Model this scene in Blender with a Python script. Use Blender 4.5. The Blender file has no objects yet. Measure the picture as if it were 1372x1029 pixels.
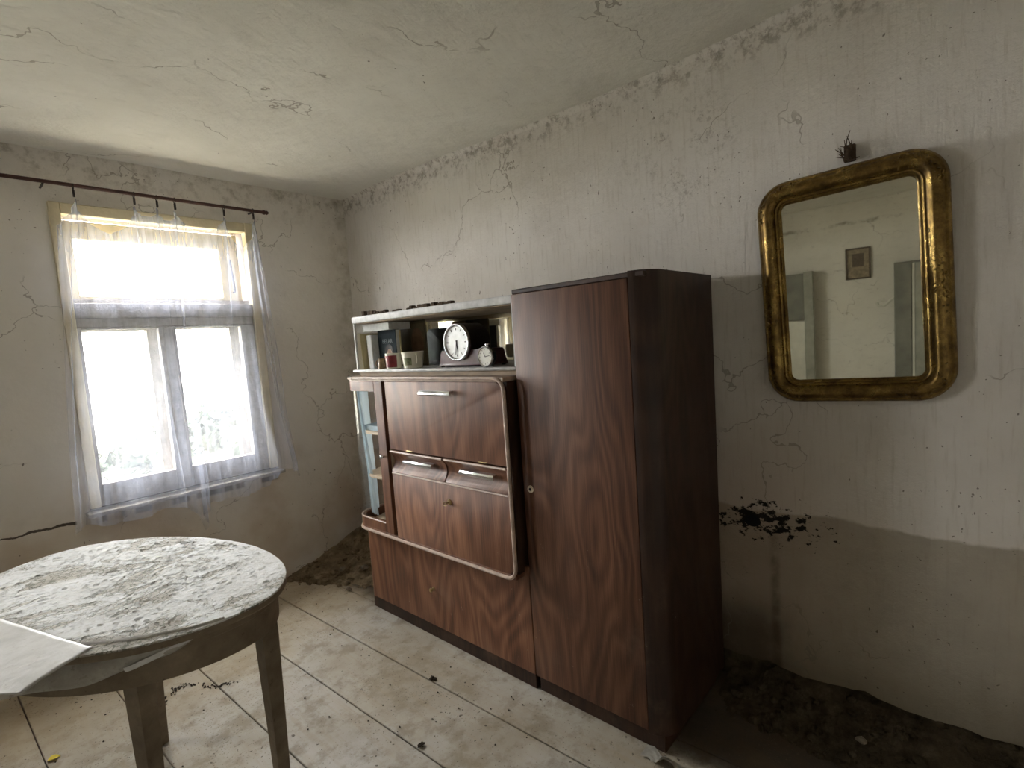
import bpy, bmesh, math, random
from mathutils import Vector, Matrix, noise as mnoise
random.seed(7)
S = bpy.context.scene
C = S.collection
PI = math.pi

# ------------------------------------------------------------------ camera, sky, exposure
cam = bpy.data.objects.new('camera', bpy.data.cameras.new('camera'))
C.objects.link(cam)
cam.data.sensor_width = 36.0
cam.data.lens = 36.0 * 694.647 / 1372.0
cam.data.clip_start = 0.02
RGT = Vector((0.66430383, -0.74439285, -0.06767353))
DWN = Vector((-0.10997299, -0.00778417, -0.99390409))
FWD = Vector((0.73932831, 0.66769656, -0.08703416))
m = Matrix.Identity(4)
for i in range(3):
    m[i][0] = RGT[i]; m[i][1] = -DWN[i]; m[i][2] = -FWD[i]
m.translation = (0, 0, 1.37)
cam.matrix_world = m
S.camera = cam

W = bpy.data.worlds.new('sky'); S.world = W; W.use_nodes = True
bg = W.node_tree.nodes['Background']
bg.inputs['Color'].default_value = (0.985, 0.97, 0.965, 1)
bg.inputs['Strength'].default_value = 21.0
S.view_settings.view_transform = 'Standard'
S.view_settings.look = 'None'
S.view_settings.gamma = 1.0
S.view_settings.use_curve_mapping = False
S.view_settings.exposure = 1.6
S.cycles.transparent_max_bounces = 32
S.cycles.max_bounces = 14
S.cycles.diffuse_bounces = 8
S.cycles.glossy_bounces = 6
S.cycles.transmission_bounces = 10
S.cycles.caustics_reflective = False
S.cycles.caustics_refractive = False
for k in range(2):            # sampling portals in the two window openings (they give no light of their own)
    ld = bpy.data.lights.new('window_portal', 'AREA'); ld.shape = 'RECTANGLE'
    ld.size = 0.90; ld.size_y = 1.42
    lo = bpy.data.objects.new('window_portal', ld); C.objects.link(lo)
    lo.location = (0.877 - 1.5 * k, 3.43, 1.41)
    lo.rotation_euler = (-PI / 2, 0, 0)
    ld.cycles.is_portal = True

# ------------------------------------------------------------------ node helper
class NT:
    def __init__(s, name):
        s.m = bpy.data.materials.new(name); s.m.use_nodes = True
        s.t = s.m.node_tree; s.t.nodes.clear()
        s.out = s.t.nodes.new('ShaderNodeOutputMaterial')
    def n(s, typ, **kw):
        nd = s.t.nodes.new(typ)
        for k, v in kw.items(): setattr(nd, k, v)
        return nd
    def put(s, sock, v):
        if v is None: return
        if isinstance(v, bpy.types.NodeSocket): s.t.links.new(v, sock)
        elif isinstance(v, (tuple, list)) and sock.type == 'RGBA' and len(v) == 3: sock.default_value = (*v, 1)
        else: sock.default_value = v
    def math(s, op, a, b=None, c=None, clamp=False):
        nd = s.n('ShaderNodeMath', operation=op); nd.use_clamp = clamp
        s.put(nd.inputs[0], a); s.put(nd.inputs[1], b); s.put(nd.inputs[2], c)
        return nd.outputs[0]
    def step(s, v, a, b):        # smooth ramp of v from a (0) to b (1)
        nd = s.n('ShaderNodeMapRange', interpolation_type='SMOOTHSTEP')
        s.put(nd.inputs['Value'], v)
        if a <= b:
            nd.inputs['From Min'].default_value = a; nd.inputs['From Max'].default_value = b
            return nd.outputs[0]
        nd.inputs['From Min'].default_value = b; nd.inputs['From Max'].default_value = a
        return s.math('SUBTRACT', 1.0, nd.outputs[0])
    def pos(s): return s.n('ShaderNodeNewGeometry').outputs['Position']
    def obj(s): return s.n('ShaderNodeTexCoord').outputs['Object']
    def gen(s): return s.n('ShaderNodeTexCoord').outputs['Generated']
    def xyz(s, v):
        nd = s.n('ShaderNodeSeparateXYZ'); s.put(nd.inputs[0], v); return nd.outputs
    def vec(s, x, y, z):
        nd = s.n('ShaderNodeCombineXYZ')
        s.put(nd.inputs[0], x); s.put(nd.inputs[1], y); s.put(nd.inputs[2], z); return nd.outputs[0]
    def scale(s, v, sc):
        nd = s.n('ShaderNodeVectorMath', operation='MULTIPLY')
        s.put(nd.inputs[0], v); nd.inputs[1].default_value = sc; return nd.outputs[0]
    def vadd(s, a, b):
        nd = s.n('ShaderNodeVectorMath', operation='ADD'); s.put(nd.inputs[0], a); s.put(nd.inputs[1], b); return nd.outputs[0]
    def noise(s, v, sc=5, det=4, rough=0.55, dist=0.0, col=False):
        nd = s.n('ShaderNodeTexNoise'); s.put(nd.inputs['Vector'], v)
        nd.inputs['Scale'].default_value = sc; nd.inputs['Detail'].default_value = det
        nd.inputs['Roughness'].default_value = rough; nd.inputs['Distortion'].default_value = dist
        return nd.outputs['Color' if col else 'Fac']
    def voro(s, v, sc=5, feat='F1', out='Distance'):
        nd = s.n('ShaderNodeTexVoronoi', feature=feat); s.put(nd.inputs['Vector'], v)
        nd.inputs['Scale'].default_value = sc; return nd.outputs[out]
    def mix(s, f, a, b, blend='MIX'):
        nd = s.n('ShaderNodeMix', data_type='RGBA', blend_type=blend)
        s.put(nd.inputs[0], f); s.put(nd.inputs[6], a); s.put(nd.inputs[7], b); return nd.outputs[2]
    def ramp(s, f, stops):
        nd = s.n('ShaderNodeValToRGB'); cr = nd.color_ramp
        while len(cr.elements) < len(stops): cr.elements.new(0.5)
        for e, (p, c) in zip(cr.elements, stops): e.position = p; e.color = (*c, 1)
        s.put(nd.inputs[0], f); return nd.outputs[0]
    def bump(s, h, dist=0.002, st=1.0, norm=None):
        nd = s.n('ShaderNodeBump'); nd.inputs['Strength'].default_value = st; nd.inputs['Distance'].default_value = dist
        s.put(nd.inputs['Height'], h)
        if norm is not None: s.put(nd.inputs['Normal'], norm)
        return nd.outputs[0]
    def bsdf(s, col, rough=0.7, metal=0.0, norm=None, spec=0.3, coat=0.0):
        nd = s.n('ShaderNodeBsdfPrincipled')
        s.put(nd.inputs['Base Color'], col); s.put(nd.inputs['Roughness'], rough); s.put(nd.inputs['Metallic'], metal)
        s.put(nd.inputs['Specular IOR Level'], spec)
        s.put(nd.inputs['Coat Weight'], coat); nd.inputs['Coat Roughness'].default_value = 0.25
        if norm is not None: s.put(nd.inputs['Normal'], norm)
        return nd.outputs[0]
    def mixs(s, f, a, b):
        nd = s.n('ShaderNodeMixShader'); s.put(nd.inputs[0], f); s.put(nd.inputs[1], a); s.put(nd.inputs[2], b); return nd.outputs[0]
    def end(s, sh):
        s.t.links.new(sh, s.out.inputs['Surface']); return s.m

def simple(name, col, rough=0.6, metal=0.0, var=0.25, sc=20, spec=0.3, bump=0.0):
    t = NT(name); v = t.obj(); f = t.noise(v, sc, 5)
    dark = tuple(c * (1 - var) for c in col); lite = tuple(min(1, c * (1 + var)) for c in col)
    nm = t.bump(t.noise(v, sc * 4, 4), bump) if bump else None
    return t.end(t.bsdf(t.ramp(f, [(0.3, dark), (0.7, lite)]), rough, metal, nm, spec))

def specks(t, v, scale, thr, keep, scale2=3.0, stretch=(1, 1, 1)):
    """small irregular dark flecks, thinned out by a coarse noise"""
    d = t.noise(t.scale(v, stretch), scale, 2, 0.5)
    big = t.noise(t.vadd(v, (3.1, 1.7, 0.3)), scale2, 4)
    return t.step(t.math('ADD', d, t.math('MULTIPLY', t.math('SUBTRACT', big, keep), 0.28)), thr, thr + 0.02)

# ------------------------------------------------------------------ materials: setting
def plaster(name, kind):
    t = NT(name); p = t.pos(); x, y, z = t.xyz(p)
    big = t.noise(p, 1.3, 5, 0.6); mid = t.noise(p, 6, 6, 0.65); fine = t.noise(p, 60, 4, 0.6)
    if kind == 'right':
        base = t.ramp(big, [(0.3, (0.60, 0.565, 0.52)), (0.55, (0.70, 0.67, 0.63)), (0.75, (0.73, 0.705, 0.67))])
        st = t.noise(t.vec(0.0, t.math('MULTIPLY', y, 75.0), t.math('MULTIPLY', z, 7.0)), 1.0, 4, 0.6)   # upright roller streaks
        base = t.mix(t.math('MULTIPLY', t.step(st, 0.50, 0.75), 0.28), base, (0.36, 0.31, 0.25))
        wob = t.math('MULTIPLY_ADD', t.noise(p, 4, 5), 0.10, -0.05)
        zz = t.math('ADD', z, wob)
        # old painted dado below an uneven tide line, deepened with painted shade
        dado = t.step(zz, 0.70, 0.685)
        base = t.mix(t.math('MULTIPLY', dado, 0.7), base, t.ramp(mid, [(0.3, (0.22, 0.185, 0.125)), (0.7, (0.33, 0.285, 0.21))]))
        damp_shade = t.math('MULTIPLY', t.step(zz, 1.25, 0.72), t.step(y, 0.05, 0.65))
        base = t.mix(t.math('MULTIPLY', damp_shade, 0.55), base, (0.30, 0.205, 0.14))  # damp stain, its colour deepened to include the shade beside the wardrobe
        low = t.step(t.math('ADD', zz, t.math('MULTIPLY', big, 0.2)), 0.5, 0.12)
        base = t.mix(t.math('MULTIPLY', low, 0.6), base, (0.14, 0.11, 0.06))  # wall foot darkened in colour to stand in for weaker light
        # black mould patch and the run below it
        dy = t.math('SUBTRACT', y, 0.58); dz = t.math('SUBTRACT', z, 0.655)
        rr = t.math('SQRT', t.math('ADD', t.math('MULTIPLY', dy, t.math('MULTIPLY', dy, 0.30)), t.math('MULTIPLY', dz, t.math('MULTIPLY', dz, 3.0))))
        blot = t.noise(t.scale(p, (1, 1, 1.4)), 26, 4, 0.7)
        mould = t.step(t.math('ADD', blot, t.math('MULTIPLY', t.step(rr, 0.22, 0.01), 0.25)), 0.69, 0.75)
        run = t.math('MULTIPLY', t.step(t.math('ABSOLUTE', t.math('SUBTRACT', y, 0.535)), 0.024, 0.004), t.math('MULTIPLY', t.step(z, 0.64, 0.60), t.step(t.noise(p, 11, 5), 0.3, 0.62)))
        base = t.mix(t.math('MULTIPLY', run, 0.62), base, (0.07, 0.055, 0.03))
        base = t.mix(t.math('MULTIPLY', mould, t.math('LESS_THAN', rr, 0.26)), base, (0.015, 0.012, 0.01))
        hole = t.math('ADD', t.math('MULTIPLY', t.math('POWER', t.math('SUBTRACT', y, 0.607), 2.0), 0.6), t.math('POWER', t.math('SUBTRACT', z, 0.648), 2.0))
        base = t.mix(t.math('LESS_THAN', t.math('ADD', hole, t.math('MULTIPLY', fine, 0.0003)), 0.00062), base, (0.012, 0.012, 0.014))
        dk_ = t.math('MULTIPLY', t.step(t.math('ADD', y, t.math('MULTIPLY_ADD', mid, 0.3, -0.15)), 0.40, 0.60), t.step(zz, 0.42, 0.2))
        base = t.mix(t.math('MULTIPLY', dk_, 0.75), base, (0.055, 0.038, 0.026))
        # cobweb and fly dirt above the wardrobe
        d1 = t.math('SUBTRACT', y, 0.84); d2 = t.math('SUBTRACT', z, 2.02)
        q = t.math('SQRT', t.math('ADD', t.math('MULTIPLY', d1, d1), t.math('MULTIPLY', d2, d2)))
        web = t.math('MULTIPLY', t.math('MULTIPLY', t.step(q, 0.32, 0.02), t.step(t.noise(p, 7, 4, 0.7), 0.42, 0.62)), t.step(t.noise(p, 52, 6, 0.85), 0.48, 0.62))
        base = t.mix(t.math('MULTIPLY', web, 0.8), base, (0.16, 0.13, 0.10))
        top = t.math('MULTIPLY', t.step(z, 2.20, 2.30), t.step(t.noise(p, 24, 6, 0.75), 0.46, 0.64))
        base = t.mix(t.math('MULTIPLY', top, 0.65), base, (0.2, 0.17, 0.14))
        sp = t.math('MAXIMUM', specks(t, p, 75, 0.735, 0.5, 2.6), specks(t, t.vadd(p, (3, 7, 1)), 34, 0.765, 0.50, 3.3, (1, 1.6, 0.7)))
        hgt = t.math('ADD', t.math('MULTIPLY', st, 0.6), t.math('MULTIPLY', t.noise(p, 40, 5, 0.7), 1.0)); bd = 0.006
    elif kind == 'front':
        base = t.ramp(big, [(0.3, (0.66, 0.625, 0.57)), (0.7, (0.78, 0.75, 0.70))])
        ora = t.math('MULTIPLY', t.step(z, 1.1, 0.55), t.step(t.noise(p, 2.2, 4), 0.4, 0.65))
        base = t.mix(t.math('MULTIPLY', ora, 0.45), base, (0.42, 0.30, 0.18))
        top = t.math('MULTIPLY', t.step(z, 2.1, 2.33), t.step(t.noise(p, 14, 6, 0.7), 0.45, 0.7))
        base = t.mix(t.math('MULTIPLY', top, 0.6), base, (0.2, 0.17, 0.12))
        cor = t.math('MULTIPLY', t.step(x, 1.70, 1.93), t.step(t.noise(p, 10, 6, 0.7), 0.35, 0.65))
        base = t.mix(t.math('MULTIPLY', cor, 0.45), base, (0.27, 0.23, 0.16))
        # broken patches just under the sill board
        su = t.math('MULTIPLY', t.step(t.noise(t.vec(t.math('MULTIPLY', x, 9.0), 0.0, 0.0), 1.0, 2), 0.45, 0.52), t.math('MULTIPLY', t.math('MULTIPLY', t.step(z, 0.668, 0.662), t.step(z, 0.615, 0.63)), t.math('MULTIPLY', t.step(x, 0.43, 0.46), t.step(x, 1.33, 1.30))))
        base = t.mix(t.math('MULTIPLY', su, 0.8), base, (0.10, 0.075, 0.05))
        # the long crack running out from the left of the sill
        cz = t.math('MULTIPLY_ADD', t.math('SUBTRACT', x, 0.12), 0.02, 0.648)
        cd = t.math('ABSOLUTE', t.math('ADD', t.math('SUBTRACT', z, cz), t.math('MULTIPLY_ADD', t.noise(p, 12, 5), 0.05, -0.025)))
        cw = t.step(x, 0.0, 0.36)
        cr = t.math('MULTIPLY', t.math('LESS_THAN', cd, t.math('MULTIPLY_ADD', cw, 0.006, 0.0015)), t.step(x, 0.375, 0.365))
        base = t.mix(t.math('MULTIPLY', cr, 0.9), base, (0.05, 0.035, 0.02))
        sp = t.math('MAXIMUM', specks(t, p, 70, 0.735, 0.5, 3.0), specks(t, t.vadd(p, (3, 7, 1)), 30, 0.765, 0.50, 3.3, (1.6, 1, 0.7)))
        hgt = t.math('ADD', t.math('MULTIPLY', mid, 1.0), t.math('MULTIPLY', fine, 0.15)); bd = 0.006
    elif kind == 'ceiling':
        base = t.ramp(big, [(0.3, (0.64, 0.62, 0.56)), (0.7, (0.75, 0.735, 0.68))])
        sd = t.step(t.noise(p, 0.9, 3), 0.5, 0.75)
        base = t.mix(t.math('MULTIPLY', sd, 0.25), base, (0.47, 0.43, 0.36))
        sp = specks(t, p, 40, 0.80, 0.5, 2.0)
        hgt = t.math('ADD', t.math('MULTIPLY', t.noise(t.scale(p, (1, 1.8, 1)), 4.0, 6, 0.62, 0.0), 2.2), t.math('MULTIPLY', fine, 0.10)); bd = 0.012
    else:
        base = t.ramp(big, [(0.3, (0.68, 0.655, 0.59)), (0.7, (0.78, 0.76, 0.70))])
        di = t.step(t.noise(t.scale(p, (1, 1, 3)), 9, 6, 0.7), 0.55, 0.8)
        ln = t.math('MULTIPLY', t.step(t.math('ABSOLUTE', t.math('SUBTRACT', t.math('MULTIPLY_ADD', t.noise(p, 9, 5), 0.05, z), 2.14)), 0.03, 0.005), t.step(mid, 0.42, 0.62))
        base = t.mix(t.math('MULTIPLY', ln, 0.7), base, (0.2, 0.17, 0.13))
        base = t.mix(t.math('MULTIPLY', di, 0.5), base, (0.3, 0.27, 0.2))
        sp = specks(t, p, 60, 0.75, 0.5, 3.0)
        hgt = mid; bd = 0.006
    # hairline cracks
    wv = t.vadd(p, t.scale(t.noise(p, 5, 4, col=True), (0.35, 0.35, 0.35)))
    ce = t.voro(t.scale(wv, (1, 1, 1)) if kind != 'ceiling' else t.scale(wv, (0.8, 1.7, 1.0)), 1.5 if kind == 'ceiling' else 1.8, 'DISTANCE_TO_EDGE')
    thin = 0.006 if kind == 'ceiling' else 0.004
    crk = t.math('MULTIPLY', t.math('LESS_THAN', ce, thin), t.step(t.noise(t.vadd(p, (9, 2, 4)), 2.4, 3), 0.50, 0.58))
    base = t.mix(t.math('MULTIPLY', crk, 0.55), base, (0.2, 0.17, 0.13))
    base = t.mix(t.math('MULTIPLY', t.step(mid, 0.5, 0.8), 0.15), base, (0.33, 0.29, 0.23))
    base = t.mix(t.math('MULTIPLY', sp, 0.75), base, (0.09, 0.07, 0.05))
    hh = t.math('SUBTRACT', hgt, t.math('MULTIPLY', crk, 0.5))
    return t.end(t.bsdf(base, 0.9, 0, t.bump(hh, bd, 0.8), 0.15))

M_RIGHT, M_FRONT, M_CEIL, M_BACK = plaster('plaster_right', 'right'), plaster('plaster_front', 'front'), plaster('plaster_ceiling', 'ceiling'), plaster('plaster_plain', 'plain')

def floor_mat():
    t = NT('dusty_boards'); p = t.pos(); x, y, z = t.xyz(p)
    big = t.noise(p, 2.0, 5, 0.6); mid = t.noise(p, 9, 6, 0.7)
    gr = t.noise(t.vec(t.math('MULTIPLY', x, 40.0), t.math('MULTIPLY', y, 2.0), 0.0), 1.0, 4, 0.6)
    c = t.ramp(big, [(0.3, (0.32, 0.275, 0.21)), (0.5, (0.42, 0.39, 0.335)), (0.70, (0.50, 0.49, 0.47))])
    c = t.mix(t.math('MULTIPLY', t.step(gr, 0.45, 0.7), 0.28), c, (0.36, 0.28, 0.18))
    c = t.mix(t.math('MULTIPLY', t.step(mid, 0.45, 0.64), 0.65), c, (0.245, 0.205, 0.145))
    far = t.math('MULTIPLY', t.step(y, 2.15, 2.75), 0.5)
    c = t.mix(far, c, (0.50, 0.40, 0.26))
    rd = t.step(t.math('ADD', x, t.math('MULTIPLY', mid, 0.12)), 1.46, 1.60)          # trodden earth by the wall, darkened to paint in the wardrobe's shadow
    c = t.mix(t.math('MULTIPLY', rd, 0.93), c, t.ramp(mid, [(0.3, (0.04, 0.027, 0.016)), (0.7, (0.095, 0.068, 0.042))]))
    sp = specks(t, p, 55, 0.71, 0.5, 3.0)
    c = t.mix(t.math('MULTIPLY', sp, 0.8), c, (0.07, 0.055, 0.04))
    sp2 = specks(t, t.vadd(p, (5, 5, 0)), 120, 0.665, 0.5, 4.0)
    c = t.mix(t.math('MULTIPLY', sp2, 0.55), c, (0.14, 0.11, 0.075))
    h = t.math('ADD', mid, t.math('MULTIPLY', gr, 0.4))
    return t.end(t.bsdf(c, 0.85, 0, t.bump(h, 0.003, 0.7), 0.2))
M_FLOOR = floor_mat()

def earth_mat(name, k):
    t = NT(name); p = t.pos()
    a = t.noise(p, 18, 6, 0.7); b = t.noise(p, 70, 5, 0.7)
    c = t.ramp(a, [(0.3, (0.13 * k, 0.095 * k, 0.055 * k)), (0.55, (0.235 * k, 0.18 * k, 0.11 * k)), (0.75, (0.36 * k, 0.295 * k, 0.20 * k))])
    c = t.mix(t.step(b, 0.6, 0.75), c, (0.06, 0.045, 0.03))
    return t.end(t.bsdf(c, 0.95, 0, t.bump(t.math('ADD', a, b), 0.012, 0.9), 0.1))
M_EARTH, M_EARTH2 = earth_mat('loose_earth', 1.15), earth_mat('shaded_earth', 0.36)  # second copy darkened: shade along the right wall put into the earth colour

def veneer(name, seed=0.0, dark=1.0, gloss=0.36):
    """walnut veneer: contour lines of a stretched noise give the flame figure"""
    t = NT(name); p = t.obj(); x, y, z = t.xyz(p)
    u = t.math('ADD', y, x)
    b = t.noise(t.vec(t.math('MULTIPLY', u, 3.2), seed, t.math('MULTIPLY', z, 0.75)), 1.0, 2, 0.4, 0.3)
    fig = t.math('MULTIPLY_ADD', t.math('SINE', t.math('MULTIPLY', b, 105.0)), 0.5, 0.5)
    fi = t.noise(t.vec(t.math('MULTIPLY', u, 240.0), seed, t.math('MULTIPLY', z, 5.0)), 1.0, 3, 0.6)
    bd = t.noise(t.vec(t.math('MULTIPLY', u, 14.0), seed + 4, t.math('MULTIPLY', z, 0.6)), 1.0, 3, 0.5)
    f = t.math('ADD', t.math('MULTIPLY', fig, 0.15), t.math('ADD', t.math('MULTIPLY', fi, 0.45), t.math('MULTIPLY', bd, 0.44)))
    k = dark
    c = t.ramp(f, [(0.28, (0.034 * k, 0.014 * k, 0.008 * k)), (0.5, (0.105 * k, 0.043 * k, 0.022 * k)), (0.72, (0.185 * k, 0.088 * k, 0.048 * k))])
    w = t.pos(); wz = t.xyz(w)[2]
    dn = t.noise(w, 7, 6, 0.7)
    du = t.math('MULTIPLY', t.step(dn, 0.5, 0.75), t.step(wz, 1.1, 0.1))       # dust scuffs, more of them low down
    c = t.mix(t.math('MULTIPLY', du, 0.20), c, (0.34, 0.25, 0.18))
    sc = t.math('MULTIPLY', t.step(t.noise(w, 30, 5, 0.75), 0.66, 0.74), t.step(wz, 0.9, 0.3))
    c = t.mix(t.math('MULTIPLY', sc, 0.4), c, (0.45, 0.38, 0.31))
    r = t.math('ADD', gloss, t.math('MULTIPLY', t.math('ADD', dn, du), 0.25))
    return t.end(t.bsdf(c, r, 0, t.bump(fi, 0.0004, 0.4), 0.42))
M_VEN = [veneer('walnut_veneer', 0.0, 1.0), veneer('walnut_veneer_b', 7.3, 1.4), veneer('walnut_veneer_c', 13.1, 1.25), veneer('walnut_veneer_dark', 21.7, 0.30)]  # last copy darkened to paint shade on the wardrobe side turned from the window
M_TRIM = simple('worn_edge_bead', (0.42, 0.32, 0.26), 0.35, 0, 0.25, 30, 0.5)
M_LIGHTWOOD = simple('pale_inner_wood', (0.50, 0.40, 0.29), 0.6, 0, 0.2, 14)
M_DUSTTOP = simple('dusty_light_edge', (0.50, 0.50, 0.50), 0.5, 0, 0.18, 30)
M_INNER = simple('dark_inner_wood', (0.10, 0.042, 0.026), 0.6, 0, 0.3, 18)
M_CHROME = simple('chrome', (0.75, 0.77, 0.80), 0.22, 1.0, 0.08, 40)
M_BRASS = simple('old_brass', (0.45, 0.34, 0.17), 0.35, 0.9, 0.25, 40)
M_IRON = simple('dark_iron', (0.045, 0.036, 0.032), 0.55, 0.6, 0.3, 40)
M_ROD = simple('brown_rod', (0.085, 0.040, 0.032), 0.5, 0.2, 0.3, 25)
M_BLACKWOOD = simple('black_polished_wood', (0.018, 0.012, 0.010), 0.3, 0, 0.3, 12, 0.5)
M_BASEWOOD = simple('reddish_clock_base', (0.085, 0.04, 0.04), 0.3, 0, 0.3, 12, 0.5)
M_DIAL = simple('silver_dial', (0.62, 0.63, 0.62), 0.35, 0.3, 0.12, 25)
M_DIALW = simple('white_dial', (0.72, 0.72, 0.66), 0.5, 0, 0.06, 25)
M_PORC = simple('cream_porcelain', (0.66, 0.64, 0.54), 0.25, 0, 0.06, 20, 0.5)
M_RED = simple('red_pattern', (0.20, 0.015, 0.022), 0.35, 0, 0.4, 40, 0.5)
M_GREENCUP = simple('green_floral_print', (0.22, 0.24, 0.14), 0.4, 0, 0.5, 60)
M_PAPER = simple('white_pages', (0.66, 0.68, 0.68), 0.7, 0, 0.10, 60)
M_TAN = simple('tan_board', (0.50, 0.44, 0.26), 0.7, 0, 0.15, 20)
M_DKBOOK = simple('dark_teal_cover', (0.022, 0.030, 0.034), 0.85, 0, 0.3, 10, 0.08)
M_BROWNBOX = simple('olive_brown_card', (0.16, 0.13, 0.075), 0.6, 0, 0.2, 10)
M_LABELY = simple('yellow_label', (0.62, 0.50, 0.22), 0.6, 0, 0.15, 40)
M_SKIN = simple('print_skin', (0.22, 0.13, 0.08), 0.6, 0, 0.2, 50)
M_HAIR = simple('print_dark_hair', (0.012, 0.010, 0.010), 0.6)
M_LETTER = simple('faded_lettering', (0.10, 0.12, 0.13), 0.6)
M_SEPIA = simple('sepia_print', (0.19, 0.115, 0.065), 0.6, 0, 0.35, 22)
M_GREYCASE = simple('grey_metal_case', (0.10, 0.115, 0.11), 0.5, 0, 0.3, 10)
M_TEAL = simple('dark_green_enamel', (0.015, 0.035, 0.036), 0.2, 0.2, 0.3, 10, 0.5)
M_WINWOOD = simple('cream_paint', (0.64, 0.56, 0.38), 0.55, 0, 0.10, 12, 0.3, 0.002)
M_LINING = simple('bare_brown_lining', (0.055, 0.036, 0.017), 0.8, 0, 0.3, 12)
M_WINGREY = simple('weathered_white_paint', (0.36, 0.335, 0.31), 0.7, 0, 0.2, 25, 0.3, 0.003)
M_RAG = simple('grey_rag', (0.33, 0.31, 0.27), 0.9, 0, 0.2, 40)
M_TWIG = simple('dry_twig', (0.07, 0.045, 0.025), 0.9, 0, 0.4, 50)
M_CHUNK = simple('plaster_lump', (0.22, 0.18, 0.13), 0.95, 0, 0.3, 40, 0.1, 0.004)
M_CRUMB = simple('dark_crumb', (0.055, 0.042, 0.03), 0.95, 0, 0.4, 60)
M_LEAF = simple('yellow_leaf', (0.75, 0.60, 0.06), 0.6, 0, 0.2, 40)
M_SUB = simple('subfloor_dirt', (0.03, 0.022, 0.015), 0.95)
M_GREYWOOD = simple('grey_painted_wood', (0.20, 0.20, 0.17), 0.6, 0, 0.2, 9)
M_GREYLITE = simple('pale_grey_wood', (0.33, 0.33, 0.28), 0.6, 0, 0.2, 9)
M_WHITEB = simple('white_board', (0.66, 0.65, 0.57), 0.7, 0, 0.1, 9)
M_PICT = simple('brown_print', (0.30, 0.24, 0.16), 0.7, 0, 0.35, 30)
M_PICTD = simple('brown_print_dark', (0.12, 0.09, 0.06), 0.7, 0, 0.3, 40)
M_GREENLEAF = simple('foliage', (0.010, 0.017, 0.008), 0.6, 0, 0.5, 3)
M_BARK = simple('bark', (0.03, 0.022, 0.015), 0.9)
M_GROUND = simple('dry_grass_ground', (0.27, 0.26, 0.21), 0.95, 0, 0.3, 1.5)
M_OUTWALL = simple('outer_render', (0.5, 0.47, 0.4), 0.9)

def gold_mat():
    t = NT('aged_gilding'); p = t.obj()
    a = t.noise(p, 16, 6, 0.7); b = t.noise(p, 90, 4, 0.7)
    c = t.ramp(a, [(0.32, (0.055, 0.032, 0.010)), (0.5, (0.20, 0.125, 0.035)), (0.68, (0.42, 0.29, 0.085))])
    c = t.mix(t.step(b, 0.62, 0.75), c, (0.03, 0.02, 0.01))
    r = t.math('MULTIPLY_ADD', t.math('SUBTRACT', 1.0, a), 0.45, 0.08)
    return t.end(t.bsdf(c, r, 0.8, t.bump(t.math('ADD', a, t.math('MULTIPLY', b, 0.4)), 0.003, 0.6), 0.5))
M_GOLD = gold_mat()

def mirror_mat(name, tint, dust):
    t = NT(name); p = t.obj()
    g = t.n('ShaderNodeBsdfGlossy'); g.inputs['Color'].default_value = (*tint, 1); g.inputs['Roughness'].default_value = 0.015
    d = t.bsdf((0.42, 0.39, 0.31), 0.8, 0, None, 0.1)
    a = t.noise(p, 8, 6, 0.7); b = t.noise(p, 130, 3, 0.7)
    f = t.math('ADD', t.math('MULTIPLY', a, dust), t.math('MULTIPLY', t.step(b, 0.64, 0.72), 0.15))
    return t.end(t.mixs(f, g.outputs[0], d))
M_MIRROR = mirror_mat('spotted_mirror', (0.82, 0.82, 0.70), 0.16)
M_MIRROR2 = mirror_mat('cabinet_mirror', (0.62, 0.57, 0.42), 0.10)

def glass_mat(name, dust, refl=0.06):
    t = NT(name); p = t.obj()
    tr = t.n('ShaderNodeBsdfTransparent'); tr.inputs['Color'].default_value = (0.975, 0.98, 0.975, 1)
    g = t.n('ShaderNodeBsdfGlossy'); g.inputs['Roughness'].default_value = 0.02; g.inputs['Color'].default_value = (0.9, 0.9, 0.9, 1)
    tl = t.n('ShaderNodeBsdfTranslucent'); tl.inputs['Color'].default_value = (0.7, 0.68, 0.6, 1)
    f = t.math('MULTIPLY', t.step(t.noise(p, 9, 6, 0.7), 0.35, 0.8), dust)
    return t.end(t.mixs(f, t.mixs(refl, tr.outputs[0], g.outputs[0]), tl.outputs[0]))
M_PANE = glass_mat('window_pane', 0.022)
M_GLASS = glass_mat('cabinet_glass', 0.025, 0.08)

def net_mat():
    t = NT('net_curtain'); p = t.obj()
    tr = t.n('ShaderNodeBsdfTransparent')
    tl = t.n('ShaderNodeBsdfTranslucent'); tl.inputs['Color'].default_value = (0.30, 0.325, 0.40, 1)
    df = t.n('ShaderNodeBsdfDiffuse'); df.inputs['Color'].default_value = (0.78, 0.80, 0.88, 1)
    f = t.math('MULTIPLY_ADD', t.noise(t.scale(p, (60, 1, 5)), 1.0, 4), 0.46, 0.03)
    f = t.math('ADD', f, t.math('MULTIPLY', t.step(t.xyz(p)[2], 1.2, 1.62), 0.18))
    return t.end(t.mixs(f, tr.outputs[0], t.mixs(0.45, tl.outputs[0], df.outputs[0])))
M_NET = net_mat()
def drape_mat():
    t = NT('pale_blue_drape'); p = t.obj()
    tl = t.n('ShaderNodeBsdfTranslucent'); tl.inputs['Color'].default_value = (0.62, 0.74, 0.80, 1)
    df = t.n('ShaderNodeBsdfDiffuse'); df.inputs['Color'].default_value = (0.66, 0.76, 0.82, 1)
    tr = t.n('ShaderNodeBsdfTransparent')
    return t.end(t.mixs(0.72, tr.outputs[0], t.mixs(0.5, tl.outputs[0], df.outputs[0])))
M_DRAPE = drape_mat()

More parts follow.
